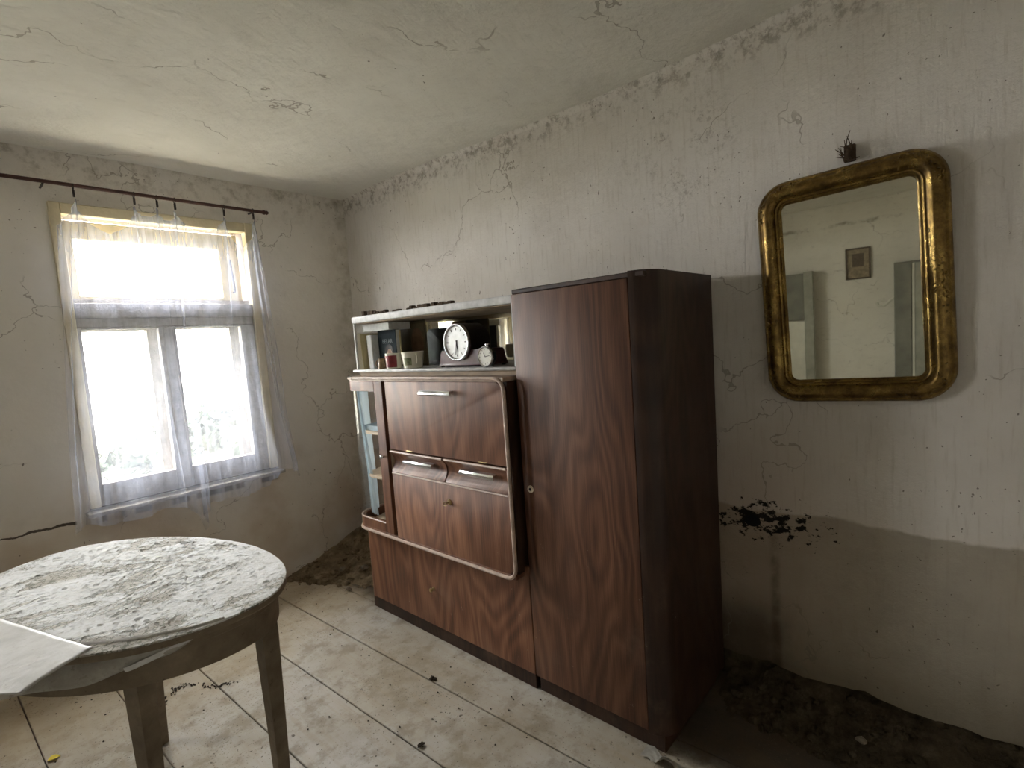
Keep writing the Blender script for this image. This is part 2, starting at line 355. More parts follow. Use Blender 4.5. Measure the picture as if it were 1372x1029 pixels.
def table_mats():
    t = NT('peeling_tabletop'); p = t.obj()
    pp = t.scale(p, (1.0, 1.25, 1.0))
    a = t.noise(pp, 5.0, 7, 0.68, 0.5); b = t.noise(pp, 48, 6, 0.75); c2 = t.noise(p, 9, 5, 0.6)
    c = t.ramp(c2, [(0.3, (0.60, 0.60, 0.58)), (0.7, (0.74, 0.75, 0.76))])
    bare = t.math('MULTIPLY', t.step(a, 0.50, 0.57), t.step(a, 0.76, 0.64))
    c = t.mix(t.math('MULTIPLY', t.step(b, 0.50, 0.66), 0.55), c, (0.33, 0.30, 0.25))
    c = t.mix(t.math('MULTIPLY', bare, 0.6), c, (0.32, 0.265, 0.19))
    fl = t.voro(t.vadd(pp, t.scale(t.noise(p, 30, 3, col=True), (0.05, 0.05, 0.05))), 46, 'DISTANCE_TO_EDGE')
    e = t.math('MULTIPLY', t.math('LESS_THAN', fl, 0.07), t.step(a, 0.44, 0.56))
    c = t.mix(t.math('MULTIPLY', e, 0.75), c, (0.13, 0.14, 0.10))
    h = t.math('SUBTRACT', t.math('ADD', t.math('MULTIPLY', b, 1.0), a), t.math('MULTIPLY', t.math('ADD', bare, e), 0.5))
    top = t.end(t.bsdf(c, 0.75, 0, t.bump(h, 0.005, 1.0), 0.2))
    t = NT('old_white_table_paint'); p = t.obj()
    a = t.noise(p, 7, 6, 0.7); b = t.noise(p, 40, 5, 0.7)
    c = t.ramp(a, [(0.3, (0.12, 0.088, 0.055)), (0.6, (0.22, 0.175, 0.12)), (0.75, (0.30, 0.25, 0.18))])
    c = t.mix(t.step(b, 0.63, 0.72), c, (0.07, 0.05, 0.03))
    leg = t.end(t.bsdf(c, 0.6, 0, t.bump(a, 0.003, 0.5), 0.3))
    t = NT('dirty_oilcloth'); p = t.obj()
    a = t.noise(p, 6, 6, 0.7); b = t.noise(p, 45, 5, 0.7)
    c = t.ramp(a, [(0.3, (0.22, 0.20, 0.17)), (0.6, (0.40, 0.385, 0.35)), (0.75, (0.55, 0.54, 0.51))])
    c = t.mix(t.math('MULTIPLY', t.step(b, 0.55, 0.7), 0.5), c, (0.16, 0.13, 0.09))
    oil = t.end(t.bsdf(c, 0.5, 0, t.bump(t.math('ADD', a, b), 0.004, 0.7), 0.4))
    t = NT('dusty_plastic_sheet'); p = t.obj()
    a = t.noise(p, 8, 6, 0.7); b = t.noise(p, 40, 5, 0.7)
    c = t.ramp(a, [(0.3, (0.36, 0.35, 0.325)), (0.7, (0.54, 0.535, 0.515))])
    c = t.mix(t.math('MULTIPLY', t.step(b, 0.55, 0.7), 0.35), c, (0.25, 0.22, 0.17))
    sh = t.end(t.bsdf(c, 0.5, 0, t.bump(t.math('ADD', a, b), 0.003, 0.7), 0.35))
    return top, leg, oil, sh
M_TOP, M_LEG, M_OIL, M_SHEET = table_mats()

# ------------------------------------------------------------------ mesh helper
class MB:
    def __init__(s): s.b = bmesh.new()
    def box(s, x0, x1, y0, y1, z0, z1, bev=0.0, seg=1):
        v = [s.b.verts.new((x, y, z)) for z in (z0, z1) for y in (y0, y1) for x in (x0, x1)]
        fs = [s.b.faces.new([v[i] for i in f]) for f in ((0, 2, 3, 1), (4, 5, 7, 6), (0, 1, 5, 4), (2, 6, 7, 3), (0, 4, 6, 2), (1, 3, 7, 5))]
        if bev:
            es = list({e for f in fs for e in f.edges})
            bmesh.ops.bevel(s.b, geom=es, offset=bev, segments=seg, affect='EDGES', profile=0.5)
        return s
    def prism(s, pts, z0, z1, bev=0.0, axis='z'):
        """closed outline extruded along an axis; pts are (a, b) in the other two axes"""
        def mk(p, h):
            if axis == 'z': return (p[0], p[1], h)
            if axis == 'x': return (h, p[0], p[1])
            return (p[0], h, p[1])
        lo = [s.b.verts.new(mk(p, z0)) for p in pts]; hi = [s.b.verts.new(mk(p, z1)) for p in pts]
        n = len(pts); fs = [s.b.faces.new(lo[::-1]), s.b.faces.new(hi)]
        for i in range(n): fs.append(s.b.faces.new((lo[i], lo[(i + 1) % n], hi[(i + 1) % n], hi[i])))
        if bev:
            es = [e for f in fs[:2] for e in f.edges]
            bmesh.ops.bevel(s.b, geom=es, offset=bev, segments=2, affect='EDGES', profile=0.5)
        return s
    def tube(s, pts, r, seg=8, closed=False):
        pts = [Vector(p) for p in pts]; n = len(pts); rings = []
        rr = r if isinstance(r, (list, tuple)) else [r] * n
        prev = None
        for i, p in enumerate(pts):
            if closed: t = (pts[(i + 1) % n] - pts[i - 1])
            else: t = (pts[min(i + 1, n - 1)] - pts[max(i - 1, 0)])
            t.normalize()
            if prev is None:
                a = Vector((0, 0, 1)) if abs(t.z) < 0.9 else Vector((1, 0, 0)); u = t.cross(a).normalized()
            else: u = (prev - t * prev.dot(t)).normalized()
            prev = u; w = t.cross(u)
            rings.append([s.b.verts.new(p + (u * math.cos(k * 2 * PI / seg) + w * math.sin(k * 2 * PI / seg)) * rr[i]) for k in range(seg)])
        for i in range(n if closed else n - 1):
            A, B = rings[i], rings[(i + 1) % n]
            for k in range(seg): s.b.faces.new((A[k], A[(k + 1) % seg], B[(k + 1) % seg], B[k]))
        if not closed:
            s.b.faces.new(rings[0][::-1]); s.b.faces.new(rings[-1])
        return s
    def lathe(s, prof, cen=(0, 0, 0), axis='z', seg=28):
        """prof: (radius, height) pairs"""
        cen = Vector(cen); rings = []
        def pt(r, h, a):
            c, q = r * math.cos(a), r * math.sin(a)
            return cen + (Vector((c, q, h)) if axis == 'z' else Vector((h, c, q)) if axis == 'x' else Vector((c, h, q)))
        for r, h in prof:
            if r < 1e-6: rings.append([s.b.verts.new(pt(0, h, 0))])
            else: rings.append([s.b.verts.new(pt(r, h, k * 2 * PI / seg)) for k in range(seg)])
        for A, B in zip(rings, rings[1:]):
            for k in range(seg):
                k2 = (k + 1) % seg
                f = [A[0] if len(A) == 1 else A[k]]
                if len(A) > 1: f.append(A[k2])
                if len(B) > 1: f.append(B[k2])
                f.append(B[0] if len(B) == 1 else B[k])
                if len(f) >= 3: s.b.faces.new(f)
        return s
    def grid(s, nu, nv, fn, flip=False):
        V = [[s.b.verts.new(fn(i / nu, j / nv)) for j in range(nv + 1)] for i in range(nu + 1)]
        for i in range(nu):
            for j in range(nv):
                f = (V[i][j], V[i + 1][j], V[i + 1][j + 1], V[i][j + 1])
                s.b.faces.new(f[::-1] if flip else f)
        return s
    def sweep(s, path, inward, normal, prof, closed_prof=False):
        """closed path of points; prof (inset, height) along inward/normal at each point"""
        rings = [[s.b.verts.new(Vector(p) + Vector(q) * d + Vector(normal) * h) for d, h in prof] for p, q in zip(path, inward)]
        n = len(rings); m_ = len(prof)
        for i in range(n):
            A, B = rings[i], rings[(i + 1) % n]
            for k in range(m_ if closed_prof else m_ - 1):
                s.b.faces.new((A[k], A[(k + 1) % m_], B[(k + 1) % m_], B[k]))
        return s
    def blob(s, cen, rad, sub=1, jit=0.2):
        r = bmesh.ops.create_icosphere(s.b, subdivisions=sub, radius=1.0)
        for v in r['verts']:
            k = 1 + random.uniform(-jit, jit)
            v.co = Vector(cen) + Vector((v.co.x * rad[0] * k, v.co.y * rad[1] * k, v.co.z * rad[2] * k))
        return s
    def build(s, name, mat, parent=None, smooth=True, angle=35, off=None):
        bmesh.ops.recalc_face_normals(s.b, faces=s.b.faces[:])
        me = bpy.data.meshes.new(name); s.b.to_mesh(me); s.b.free()
        me.materials.append(mat)
        o = bpy.data.objects.new(name, me); C.objects.link(o)
        if smooth:
            me.polygons.foreach_set('use_smooth', [True] * len(me.polygons))
            me.set_sharp_from_angle(angle=math.radians(angle))
        if parent:
            o.parent = parent
            # geometry is written in world space unless the parent moved; keep it there
            g = parent.location.copy()
            if parent.parent: g += parent.parent.location
            me.transform(Matrix.Translation(-g))
        return o

def thing(name, label, cat, loc=(0, 0, 0), group=None):
    o = bpy.data.objects.new(name, None); o.empty_display_size = 0.05; C.objects.link(o); o.location = loc
    o['label'] = label; o['category'] = cat
    if group: o['group'] = group
    return o
def tag(o, label=None, cat=None, group=None, kind=None):
    if label: o['label'] = label
    if cat: o['category'] = cat
    if group: o['group'] = group
    if kind: o['kind'] = kind
    return o
def struct(o): o['kind'] = 'structure'; return o
def recenter(o):
    """move the origin of a one-mesh thing to its base"""
    me = o.data; xs = [v.co for v in me.vertices]
    c = Vector((sum(v.x for v in xs) / len(xs), sum(v.y for v in xs) / len(xs), min(v.z for v in xs)))
    me.transform(Matrix.Translation(-c)); o.location += c; return o
def nz(x, y, z=0.0, s=1.0): return mnoise.noise(Vector((x * s, y * s, z * s)))

# ------------------------------------------------------------------ room shell
XR, YF, XL, YB, ZC = 1.93, 3.14, -2.8, -1.5, 2.36
PSI = 0.040                                       # floor boards run slightly skew to the walls
floor_o = struct(MB().box(XL - .3, XR + .4, YB - .3, YF + .3, -0.20, -0.032).build('floor', M_SUB, smooth=False))
for k in range(-12, 7):
    xa, xb = 0.397 + 0.2685 * k, 0.397 + 0.2685 * (k + 1)
    if xa > 1.90: continue
    b = MB(); dz = random.uniform(-0.0015, 0.0015)
    g = random.uniform(0.0016, 0.003)
    b.box(xa + g, xb - g, YB + 0.02 - 2.0, YF + 0.06 - 2.0, -0.032, dz, 0.0022, 1)
    pl = b.build('plank', M_FLOOR, None, smooth=False)
    pl.data.transform(Matrix.Rotation(PSI, 4, 'Z'))
    pl.data.transform(Matrix.Translation((0, 2.0, 0)))
    for v in pl.data.vertices:
        v.co.x = max(XL - .02, min(XR + .1, v.co.x))
    pl.parent = floor_o

# ceiling: an uneven slab, sagging a little in the middle
def ceil_z(x, y):
    d = max(0.0, min(1.0, (XR - x) / 0.5))
    z = ZC - 0.035 * math.exp(-((y - 1.0) / 0.9) ** 2) + 0.012 * nz(x, y, 0, 1.1) + 0.004 * nz(x, y, 3, 5)
    return z
struct(MB().grid(60, 70, lambda u, v: (XL - .1 + u * (XR - XL + .2), YB - .1 + v * (YF - YB + .2), ceil_z(XL - .1 + u * (XR - XL + .2), YB - .1 + v * (YF - YB + .2))))
       .box(XL - .3, XR + .4, YB - .3, YF + .3, 2.45, 2.6).build('ceiling', M_CEIL, angle=60))

# right wall: plaster coat with a ragged lower edge over an earthy masonry core
def rag(y):
    base = 0.118 + 0.022 * nz(y * 5.5, 2.0) + 0.012 * nz(y * 17, 5.0)
    if y > 0.75: base *= 1.0
    return max(0.02, base)
def rwx(y, z): return XR + 0.004 * nz(y, z, 1, 1.6)
b = MB()
NY, NZ = 130, 36
def rw(u, v):
    y = YB - .1 + u * (YF + .02 - YB + .1); z0 = rag(y); z = z0 + v * (ZC + .06 - z0)
    return (rwx(y, z) , y, z)
b.grid(NY, NZ, rw)
b.grid(NY, 1, lambda u, v: (rwx(YB - .1 + u * (YF + .02 - YB + .1), 0) + v * 0.03, YB - .1 + u * (YF + .02 - YB + .1), rag(YB - .1 + u * (YF + .02 - YB + .1))))
wr = struct(b.build('wall_right', M_RIGHT, angle=60))
MB().box(XR + 0.028, XR + 0.35, YB - .3, YF + .3, -0.2, 2.6).build('masonry', M_EARTH2, wr, smooth=False)
# plaster fillet where the right wall meets the ceiling
b = MB()
def fil(u, v):
    y = YB + u * (YF - YB)
    hh = 0.075 + 0.015 * nz(y * 4, 1.0); dd = 0.055 + 0.012 * nz(y * 5, 7.0)
    a = v * PI / 2
    return (XR - dd * (1 - math.cos(a)) ** 1.2 + 0.006 - 0.004 * nz(y * 18, v * 3), y, ZC + 0.01 - 0.03 * math.exp(-((y - 1.0) / 0.9) ** 2) - hh * (1 - math.sin(a)) + 0.003 * nz(y * 25, v * 5))
b.grid(180, 8, fil)
struct(b.build('trim_1', M_RIGHT, angle=80))

struct(MB().box(XL - .3, XL, YB - .3, YF + .3, -0.03, 2.6).build('wall_left', M_BACK, smooth=False))
struct(MB().box(XL - .3, XR + .35, YB - .3, YB, -0.03, 2.6).build('wall_back', M_BACK, smooth=False))

# front wall with two window openings
b = MB()
OX0, OX1, OZ0, OZ1 = 0.425, 1.325, 0.665, 2.13
SH2 = -1.5
xs = [XL - .3, OX0 + SH2, OX1 + SH2, OX0, OX1, XR + .35]
for i in range(5):
    if i in (1, 3):
        b.box(xs[i], xs[i + 1], YF, YF + .30, -0.2, OZ0); b.box(xs[i], xs[i + 1], YF, YF + .30, OZ1, 2.6)
    else: b.box(xs[i], xs[i + 1], YF, YF + .30, -0.2, 2.6)
bmesh.ops.remove_doubles(b.b, verts=b.b.verts[:], dist=1e-4)
struct(b.build('wall_front', M_FRONT, smooth=False))

# ------------------------------------------------------------------ windows (inner casement and outer casement behind it)
def ring(mb, x0, x1, z0, z1, ix0, ix1, iz0, iz1, y0, y1):
    mb.box(x0, ix0, y0, y1, z0, z1, .002).box(ix1, x1, y0, y1, z0, z1, .002)
    mb.box(ix0, ix1, y0, y1, z0, iz0, .002).box(ix0, ix1, y0, y1, iz1, z1, .002)
    return mb
def window(name, dx):
    root = struct(bpy.data.objects.new(name, None)); C.objects.link(root); root.location = (0.875 + dx, YF, 0)
    X = lambda v: v + dx
    # casing boards round the opening, with reveal lining behind
    c = MB()
    c.box(X(.425), X(.468), 3.122, 3.175, .70, 2.13, .003).box(X(1.272), X(1.318), 3.122, 3.175, .70, 2.13, .003)
    c.box(X(.468), X(1.272), 3.122, 3.175, 2.078, 2.128, .003)
    c.build('casing', M_WINWOOD, root)
    l = MB()
    l.box(X(.425), X(.436), 3.175, 3.43, .68, 2.13).box(X(1.314), X(1.325), 3.175, 3.43, .68, 2.13)
    l.box(X(.436), X(1.314), 3.175, 3.43, 2.118, 2.13).box(X(.436), X(1.314), 3.175, 3.43, .665, .70)
    l.build('reveal_lining', M_LINING, root)
    MB().box(X(.468), X(1.272), 3.128, 3.20, 1.60, 1.672, .006, 2).box(X(.468), X(1.272), 3.14, 3.20, 1.556, 1.602, .004).build('transom', M_WINGREY, root)
    MB().box(X(.405), X(1.335), 3.065, 3.175, .668, .688, .006, 2).build('sill', M_WINGREY, root)
    # inner casements, below the transom
    for k, (a0, a1, g0, g1) in enumerate(((.469, .832, .484, .795), (.837, 1.271, .873, 1.195))):
        s = ring(MB(), X(a0), X(a1), .70, 1.554, X(g0), X(g1), .805, 1.545, 3.135, 3.175).build('sash', M_WINGREY, root)
        MB().box(X(g0) - .003, X(g1) + .003, 3.152, 3.156, .80, 1.55).build('pane', M_PANE, s, smooth=False)
    MB().box(X(.812), X(.858), 3.122, 3.136, .70, 1.552, .004).build('cover_strip', M_WINGREY, root)
    # outer casements and outer transom light
    MB().box(X(.436), X(1.314), 3.27, 3.34, 1.59, 1.705, .003).build('outer_transom', M_WINGREY, root)
    for a0, a1, g0, g1 in ((.436, .838, .492, .775), (.842, 1.314, .905, 1.185)):
        s = ring(MB(), X(a0), X(a1), .70, 1.59, X(g0), X(g1), .765, 1.545, 3.28, 3.33).build('outer_sash', M_WINGREY, root)
        MB().box(X(g0) - .003, X(g1) + .003, 3.303, 3.307, .76, 1.55).build('pane', M_PANE, s, smooth=False)
    s = ring(MB(), X(.436), X(1.28), 1.706, 2.085, X(.522), X(1.175), 1.722, 1.998, 3.28, 3.33).build('outer_sash', M_WINWOOD, root)
    MB().box(X(.519), X(1.178), 3.303, 3.307, 1.72, 2.0).build('pane', M_PANE, s, smooth=False)
    h = MB().tube([(X(1.225), 3.262, 1.94), (X(1.232), 3.255, 1.80), (X(1.232), 3.255, 1.755), (X(1.222), 3.25, 1.748)], .006).build('casement_hook', M_IRON, root)
    return root
window('window_1', 0.0)
window('window_2', SH2)

# ------------------------------------------------------------------ outside
o = struct(MB().grid(20, 20, lambda u, v: (-25 + 60 * u, 3.46 + 50 * v, -0.75 + .06 * nz(u * 20, v * 20))).build('trim_2', M_GROUND)); o.name = 'ground'
def shrub(cx, cy, cz, rx, ry, rz, n, label, seed):
    rnd = random.Random(seed)
    t = thing('garden_shrub', label, 'shrub', (cx, cy, -0.75))
    tr = MB()
    for k in range(5):
        a = k * 1.3; tr.tube([(cx + .06 * math.cos(a), cy + .06 * math.sin(a), -0.8), (cx + .35 * rx * math.cos(a), cy + .35 * ry * math.sin(a), cz), (cx + .6 * rx * math.cos(a), cy + .6 * ry * math.sin(a), cz + .5 * rz)], [.03, .02, .008], 6)
    tr.build('stems', M_BARK, t)
    f = bmesh.new()
    for k in range(n):
        while True:
            p = Vector((rnd.uniform(-1, 1), rnd.uniform(-1, 1), rnd.uniform(-1, 1)))
            if p.length < 1 + 0.18 * math.sin(5 * p.x + seed) * math.cos(4 * p.z): break
        p = Vector((cx + p.x * rx, cy + p.y * ry, cz + p.z * rz))
        q = Vector((rnd.gauss(0, 1), rnd.gauss(0, 1), rnd.gauss(0, 1))).normalized(); w = q.orthogonal().normalized(); s_ = rnd.uniform(.06, .13)
        e = q.cross(w)
        f.faces.new([f.verts.new(p + q * s_), f.verts.new(p + w * s_ * .5 + e * .01), f.verts.new(p - q * s_), f.verts.new(p - w * s_ * .5 + e * .01)])
    me = bpy.data.meshes.new('foliage'); f.to_mesh(me); f.free(); me.materials.append(M_GREENLEAF)
    o = bpy.data.objects.new('foliage', me); C.objects.link(o); o.parent = t; me.transform(Matrix.Translation(-t.location)); o['kind'] = 'stuff'
shrub(2.95, 9.3, 0.0, .85, .75, .75, 5200, 'round leafy shrub seen through the right lower window pane', 3)
shrub(1.55, 8.0, -0.05, .33, .5, .5, 2000, 'smaller leafy shrub seen through the left lower window pane', 5)
shrub(1.3, 11.5, -0.35, .55, .5, .36, 1400, 'low distant shrub at the far left of the window view', 8)

# ------------------------------------------------------------------ curtain rod, clips and net curtain
rod = thing('curtain_rod', 'thin dark brown curtain rod above the window', 'curtain rod', (0.9, 3.06, 2.19))
MB().tube([(-1.35, 3.06, 2.203), (0.3, 3.06, 2.198), (1.36, 3.06, 2.187)], .0085, 10).build('pole', M_ROD, rod)
MB().lathe([(0, -.012), (.011, -.010), (.013, 0), (.009, .008), (.012, .014), (.006, .022), (0, .024)], (1.367, 3.06, 2.187), 'x', 12).build('finial', M_ROD, rod)
for bx in (-1.2, 0.41, 1.31):
    MB().tube([(bx, 3.06, 2.186), (bx, 3.10, 2.186), (bx, 3.145, 2.188)], .005, 6).build('bracket', M_IRON, rod)
CLIPS = [0.513, 0.742, 0.837, 0.915, 1.148, 1.302]
ORD = ['leftmost', 'second', 'third', 'fourth', 'fifth', 'rightmost']
def clip(x, z, label, group='curtain clips along the rod'):
    t = thing('curtain_clip', label, 'curtain clip', (x, 3.06, z), group)
    pts = [(x + .0, 3.06 + .0135 * math.cos(a), z + .0135 * math.sin(a)) for a in [k * 2 * PI / 10 for k in range(10)]]
    MB().tube(pts, .0022, 5, True).build('ring', M_IRON, t)
    MB().box(x - .004, x + .004, 3.055, 3.065, z - .046, z - .013, .001).build('clamp', M_IRON, t)
for x, o_ in zip(CLIPS, ORD):
    clip(x, 2.193 - .006 * x, ('%s dark metal curtain clip of the six on the rod' % o_) if o_ in ('leftmost', 'rightmost') else 'dark metal curtain clip on the rod, %s from the left of six' % o_)

for x, o_ in zip(CLIPS, ORD):
    clip(x + SH2, 2.193 - .006 * (x + SH2), '%s of six dark curtain clips over the second window, left of the photo' % o_, 'curtain clips over the second window')

def net(name, dx, label, clips, ztop=2.143):
    cl = [c + dx for c in clips]
    # fabric parameter at clips (a little slack between them)
    us = [0.12, 0.34, 0.45, 0.55, 0.76, 0.95]
    sag = [0.15, 0.05, 0.06, 0.10, 0.16]
    def top(u):
        if u <= us[0]:
            t = 1 - u / us[0]
            return cl[0] - .075 * t, ztop - .13 * t ** 0.8
        if u >= us[-1]:
            t = (u - us[-1]) / (1 - us[-1])
            return cl[-1] + .018 * t, ztop - .06 * t
        for i in range(5):
            if u <= us[i + 1]:
                t = (u - us[i]) / (us[i + 1] - us[i])
                return cl[i] + t * (cl[i + 1] - cl[i]), ztop - sag[i] * (1 - abs(2 * t - 1) ** 1.5)
    def bot(u):
        x = 0.355 + dx + (u - .068 * math.sin(4 * PI * u)) * 1.03
        z = 0.615 + .03 * math.sin(u * 9) + .02 * math.sin(u * 23) + (0.0 if u < .8 else .03) - .09 * math.exp(-((u - .46) / .07) ** 2)
        return x, z
    def fn(u, v):
        xt, zt = top(u); xb, zb = bot(u)
        k = v ** 0.9
        x = xt + (xb - xt) * k; z = zt + (zb - zt) * v
        gather = min([abs(u - q) for q in us])
        amp = 0.005 + 0.023 * v ** 0.7
        y = 3.068 + amp * math.sin(u * 74 + 1.5 * math.sin(v * 2.2 + u * 8)) + 0.008 * math.sin(u * 151 + v * 3)
        # bunched folds fanning out of each clip
        pull = math.exp(-(gather / .06) ** 2) * math.exp(-v * 5.0)
        near = min(us, key=lambda q: abs(u - q))
        xc = top(near)[0]
        x = x + (xc - x) * 0.85 * pull
        y += .006 * math.sin(u * 310) * pull
        x += 0.006 * math.sin(u * 120 + v * 4)
        # cloth falls over the window board: push it clear of the sill near the bottom
        if z < 1.05: y -= 0.055 * min(1, (1.05 - z) / .3)
        y = min(y, 3.108)
        return (x, y, z)
    o = MB().grid(260, 60, fn).build(name, M_NET, angle=180)
    return tag(recenter(o), label, 'curtain')
net('net_curtain', 0, 'torn white net curtain clipped over the window beside the cabinet', CLIPS)
net('net_curtain', SH2, 'white net curtain over the second window, outside the photo to the left', CLIPS)

# ------------------------------------------------------------------ the walnut wall cabinet
cab = thing('display_cabinet', 'dark walnut combined wardrobe and display cabinet against the right wall', 'cabinet', (1.66, 1.56, 0))
F, BK = 1.422, 1.895          # front and back planes
Y0, YM, Y1 = 0.715, 1.262, 2.40
def arc(cx, cy, r, a0, a1, n=8): return [(cx + r * math.cos(a0 + (a1 - a0) * i / n), cy + r * math.sin(a0 + (a1 - a0) * i / n)) for i in range(n + 1)]
# plinths
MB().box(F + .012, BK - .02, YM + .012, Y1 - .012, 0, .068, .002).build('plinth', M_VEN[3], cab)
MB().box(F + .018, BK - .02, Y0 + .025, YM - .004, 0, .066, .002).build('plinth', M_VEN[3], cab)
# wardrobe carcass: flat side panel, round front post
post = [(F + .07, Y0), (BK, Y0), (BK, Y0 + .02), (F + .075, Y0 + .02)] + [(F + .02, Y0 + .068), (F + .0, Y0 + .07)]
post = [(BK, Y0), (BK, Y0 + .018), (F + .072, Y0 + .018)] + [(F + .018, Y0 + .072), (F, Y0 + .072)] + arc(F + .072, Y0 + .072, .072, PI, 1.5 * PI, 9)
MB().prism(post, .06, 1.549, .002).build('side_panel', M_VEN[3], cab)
MB().box(F, F + .02, Y0 + .0745, YM - .001, .068, 1.528, .0025, 2).build('wardrobe_door', M_VEN[0], cab)
wd = cab.children[-1]
MB().lathe([(0, -.004), (.006, -.004), (.0075, -.002), (.0125, -.004), (.014, 0), (0, .001)], (F - .0005, 1.226, .812), 'x', 18).build('keyhole_plate', simple('ivory_ring', (0.62, 0.55, 0.45), 0.4), wd)
MB().lathe([(0, -.0015), (.0058, -.0015), (.0058, 0), (0, 0)], (F - .0035, 1.226, .812), 'x', 10).build('keyhole', M_HAIR, wd)
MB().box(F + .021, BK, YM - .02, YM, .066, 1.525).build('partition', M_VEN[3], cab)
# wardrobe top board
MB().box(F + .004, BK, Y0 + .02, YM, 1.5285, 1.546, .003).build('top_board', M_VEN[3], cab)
MB().box(BK - .008, BK, Y0 + .02, Y1, .06, 1.26).build('back_panel', M_INNER, cab, smooth=False)
# lower cabinet under the bulging middle part
lo = MB().box(F, F + .02, YM + .002, Y1 - .045, .068, .50, .002).build('lower_front', M_VEN[1], cab)
MB().prism(arc(F + .045, Y1 - .045, .045, PI / 2, PI, 8) + [(F, Y1 - .046), (F + .02, Y1 - .046), (F + .02, Y1 - .02), (BK, Y1 - .02), (BK, Y1)], .066, .50).build('lower_side_panel', M_VEN[1], cab)
MB().lathe([(0, -.022), (.008, -.02), (.0095, -.014), (.005, -.008), (.009, 0), (0, .001)], (F, 1.856, .249), 'x', 14).build('knob', M_BRASS, lo)

# ---- bulging middle unit
U = 1.37; UZ0, UZ1 = .462, 1.232
def unit_outline(inset=0.0, yr=1.283):
    r = .10 - inset
    return [(BK - .3, Y1 - .004 - inset), ] + arc(U + .10, Y1 - .004 - .10, r, PI / 2, PI, 12)[0:] + [(U + inset, yr + inset), (BK - .3, yr + inset)]
MB().prism(unit_outline(), UZ0, UZ0 + .017, .004).build('middle_bottom_board', M_VEN[2], cab)
MB().prism(unit_outline(), UZ1 - .017, UZ1, .004).build('middle_top_board', M_TRIM, cab)
MB().box(U + .022, F + .10, 1.284, 1.302, UZ0 + .017, UZ1 - .017).build('middle_side_panel', M_VEN[3], cab)
MB().box(U + .02, BK - .01, 2.040, 2.056, UZ0 + .017, UZ1 - .017).build('vitrine_partition', M_LIGHTWOOD, cab)
MB().box(1.73, 1.742, 2.056, 2.385, UZ0 + .017, UZ1 - .017).build('vitrine_back', M_INNER, cab)
# bead moulding that runs round the unit with rounded right corners
def rrect(y0, y1, z0, z1, r, n=7):
    pts = []
    for cy, cz, a0 in ((y1 - r, z1 - r, 0), (y0 + r, z1 - r, PI / 2), (y0 + r, z0 + r, PI), (y1 - r, z0 + r, 1.5 * PI)):
        # plane coordinates (y, z) counter-clockwise with y as first axis
        pts += [(cy + r * math.cos(a0 + PI / 2 * i / n), cz + r * math.sin(a0 + PI / 2 * i / n)) for i in range(n + 1)]
    return pts
ze, zt = UZ0 + .004, UZ1 - .004
path = [(U - .002 + .004, y, zt) for y in (2.33, 2.15, 1.9, 1.6, 1.4)]
path += [(U - .002, 1.325 + .045 * math.cos(a), zt - .045 + .045 * math.sin(a)) for a in [PI / 2 + PI / 2 * i / 7 for i in range(8)]]
path += [(U - .002, 1.28, z) for z in (1.0, .8, .65)]
path += [(U - .002, 1.325 + .045 * math.cos(a), ze + .045 + .045 * math.sin(a)) for a in [PI + PI / 2 * i / 7 for i in range(8)]]
path += [(U - .002, y, ze) for y in (1.4, 1.6, 1.9, 2.15, 2.30)]
MB().tube(path, .0075, 8).build('edge_bead', M_TRIM, cab)
for zz in (zt, ze):
    MB().tube([(p[0], p[1], zz) for p in arc(U + .10, Y1 - .104, .1015, PI, PI / 2, 9)] + [(1.72, Y1 - .002, zz)], .007, 8).build('edge_bead', M_TRIM, cab)

# upper writing flap
fy0, fy1 = 1.292, 2.028
def rcorner(y0, y1, z0, z1, rtop=0.0, rbot=0.0):
    """outline in (y, z); the right side (small y) may have round corners"""
    p = [(y1, z0), (y1, z1)]
    p += [(y0 + rtop + rtop * math.cos(a), z1 - rtop + rtop * math.sin(a)) for a in [PI / 2 + PI / 2 * i / 6 for i in range(7)]] if rtop else [(y0, z1)]
    p += [(y0 + rbot + rbot * math.cos(a), z0 + rbot + rbot * math.sin(a)) for a in [PI + PI / 2 * i / 6 for i in range(7)]] if rbot else [(y0, z0)]
    return p
flap = MB().prism(rcorner(fy0, fy1, .899, 1.214, .035, 0), U + .002, U + .02, .0015, 'x').build('writing_flap', M_VEN[2], cab)
def pull(y0, y1, z, parent, x=U):
    pr = [(x, z + .012), (x - .020, z + .010), (x - .026, z + .004), (x - .026, z - .004), (x - .022, z - .009), (x - .020, z - .004), (x - .018, z + .003), (x, z + .006)]
    MB().prism([(p[0], p[1]) for p in pr], y0, y1, .0008, 'y').build('handle', M_CHROME, parent)
pull(1.555, 1.752, 1.168, flap)
for hy in (1.88, 1.42):
    MB().box(U - .001, U + .003, hy - .022, hy + .022, .8985, .904, .001).build('hinge', M_BRASS, flap)
# two drawers with scooped fronts
for (a, c_, lab) in ((1.292, 1.650, 0), (1.657, 2.028, 1)):
    pr = [(U + .004, .892), (U - .004, .889), (U + .0, .883), (U + .014, .868), (U + .022, .848), (U + .022, .828), (U + .014, .812), (U + .005, .800), (U + .002, .792), (U + .035, .792), (U + .035, .892)]
    d = MB().prism(pr, a, c_, .001, 'y').build('drawer', M_VEN[1], cab)
    MB().tube([(U - .001, a + .003, .889), (U - .001, c_ - .003, .889)], .005, 8).build('edge_bead', M_TRIM, d)
    pull((1.36, 1.725)[lab], (1.55, 1.925)[lab], .848, d, U + .015)
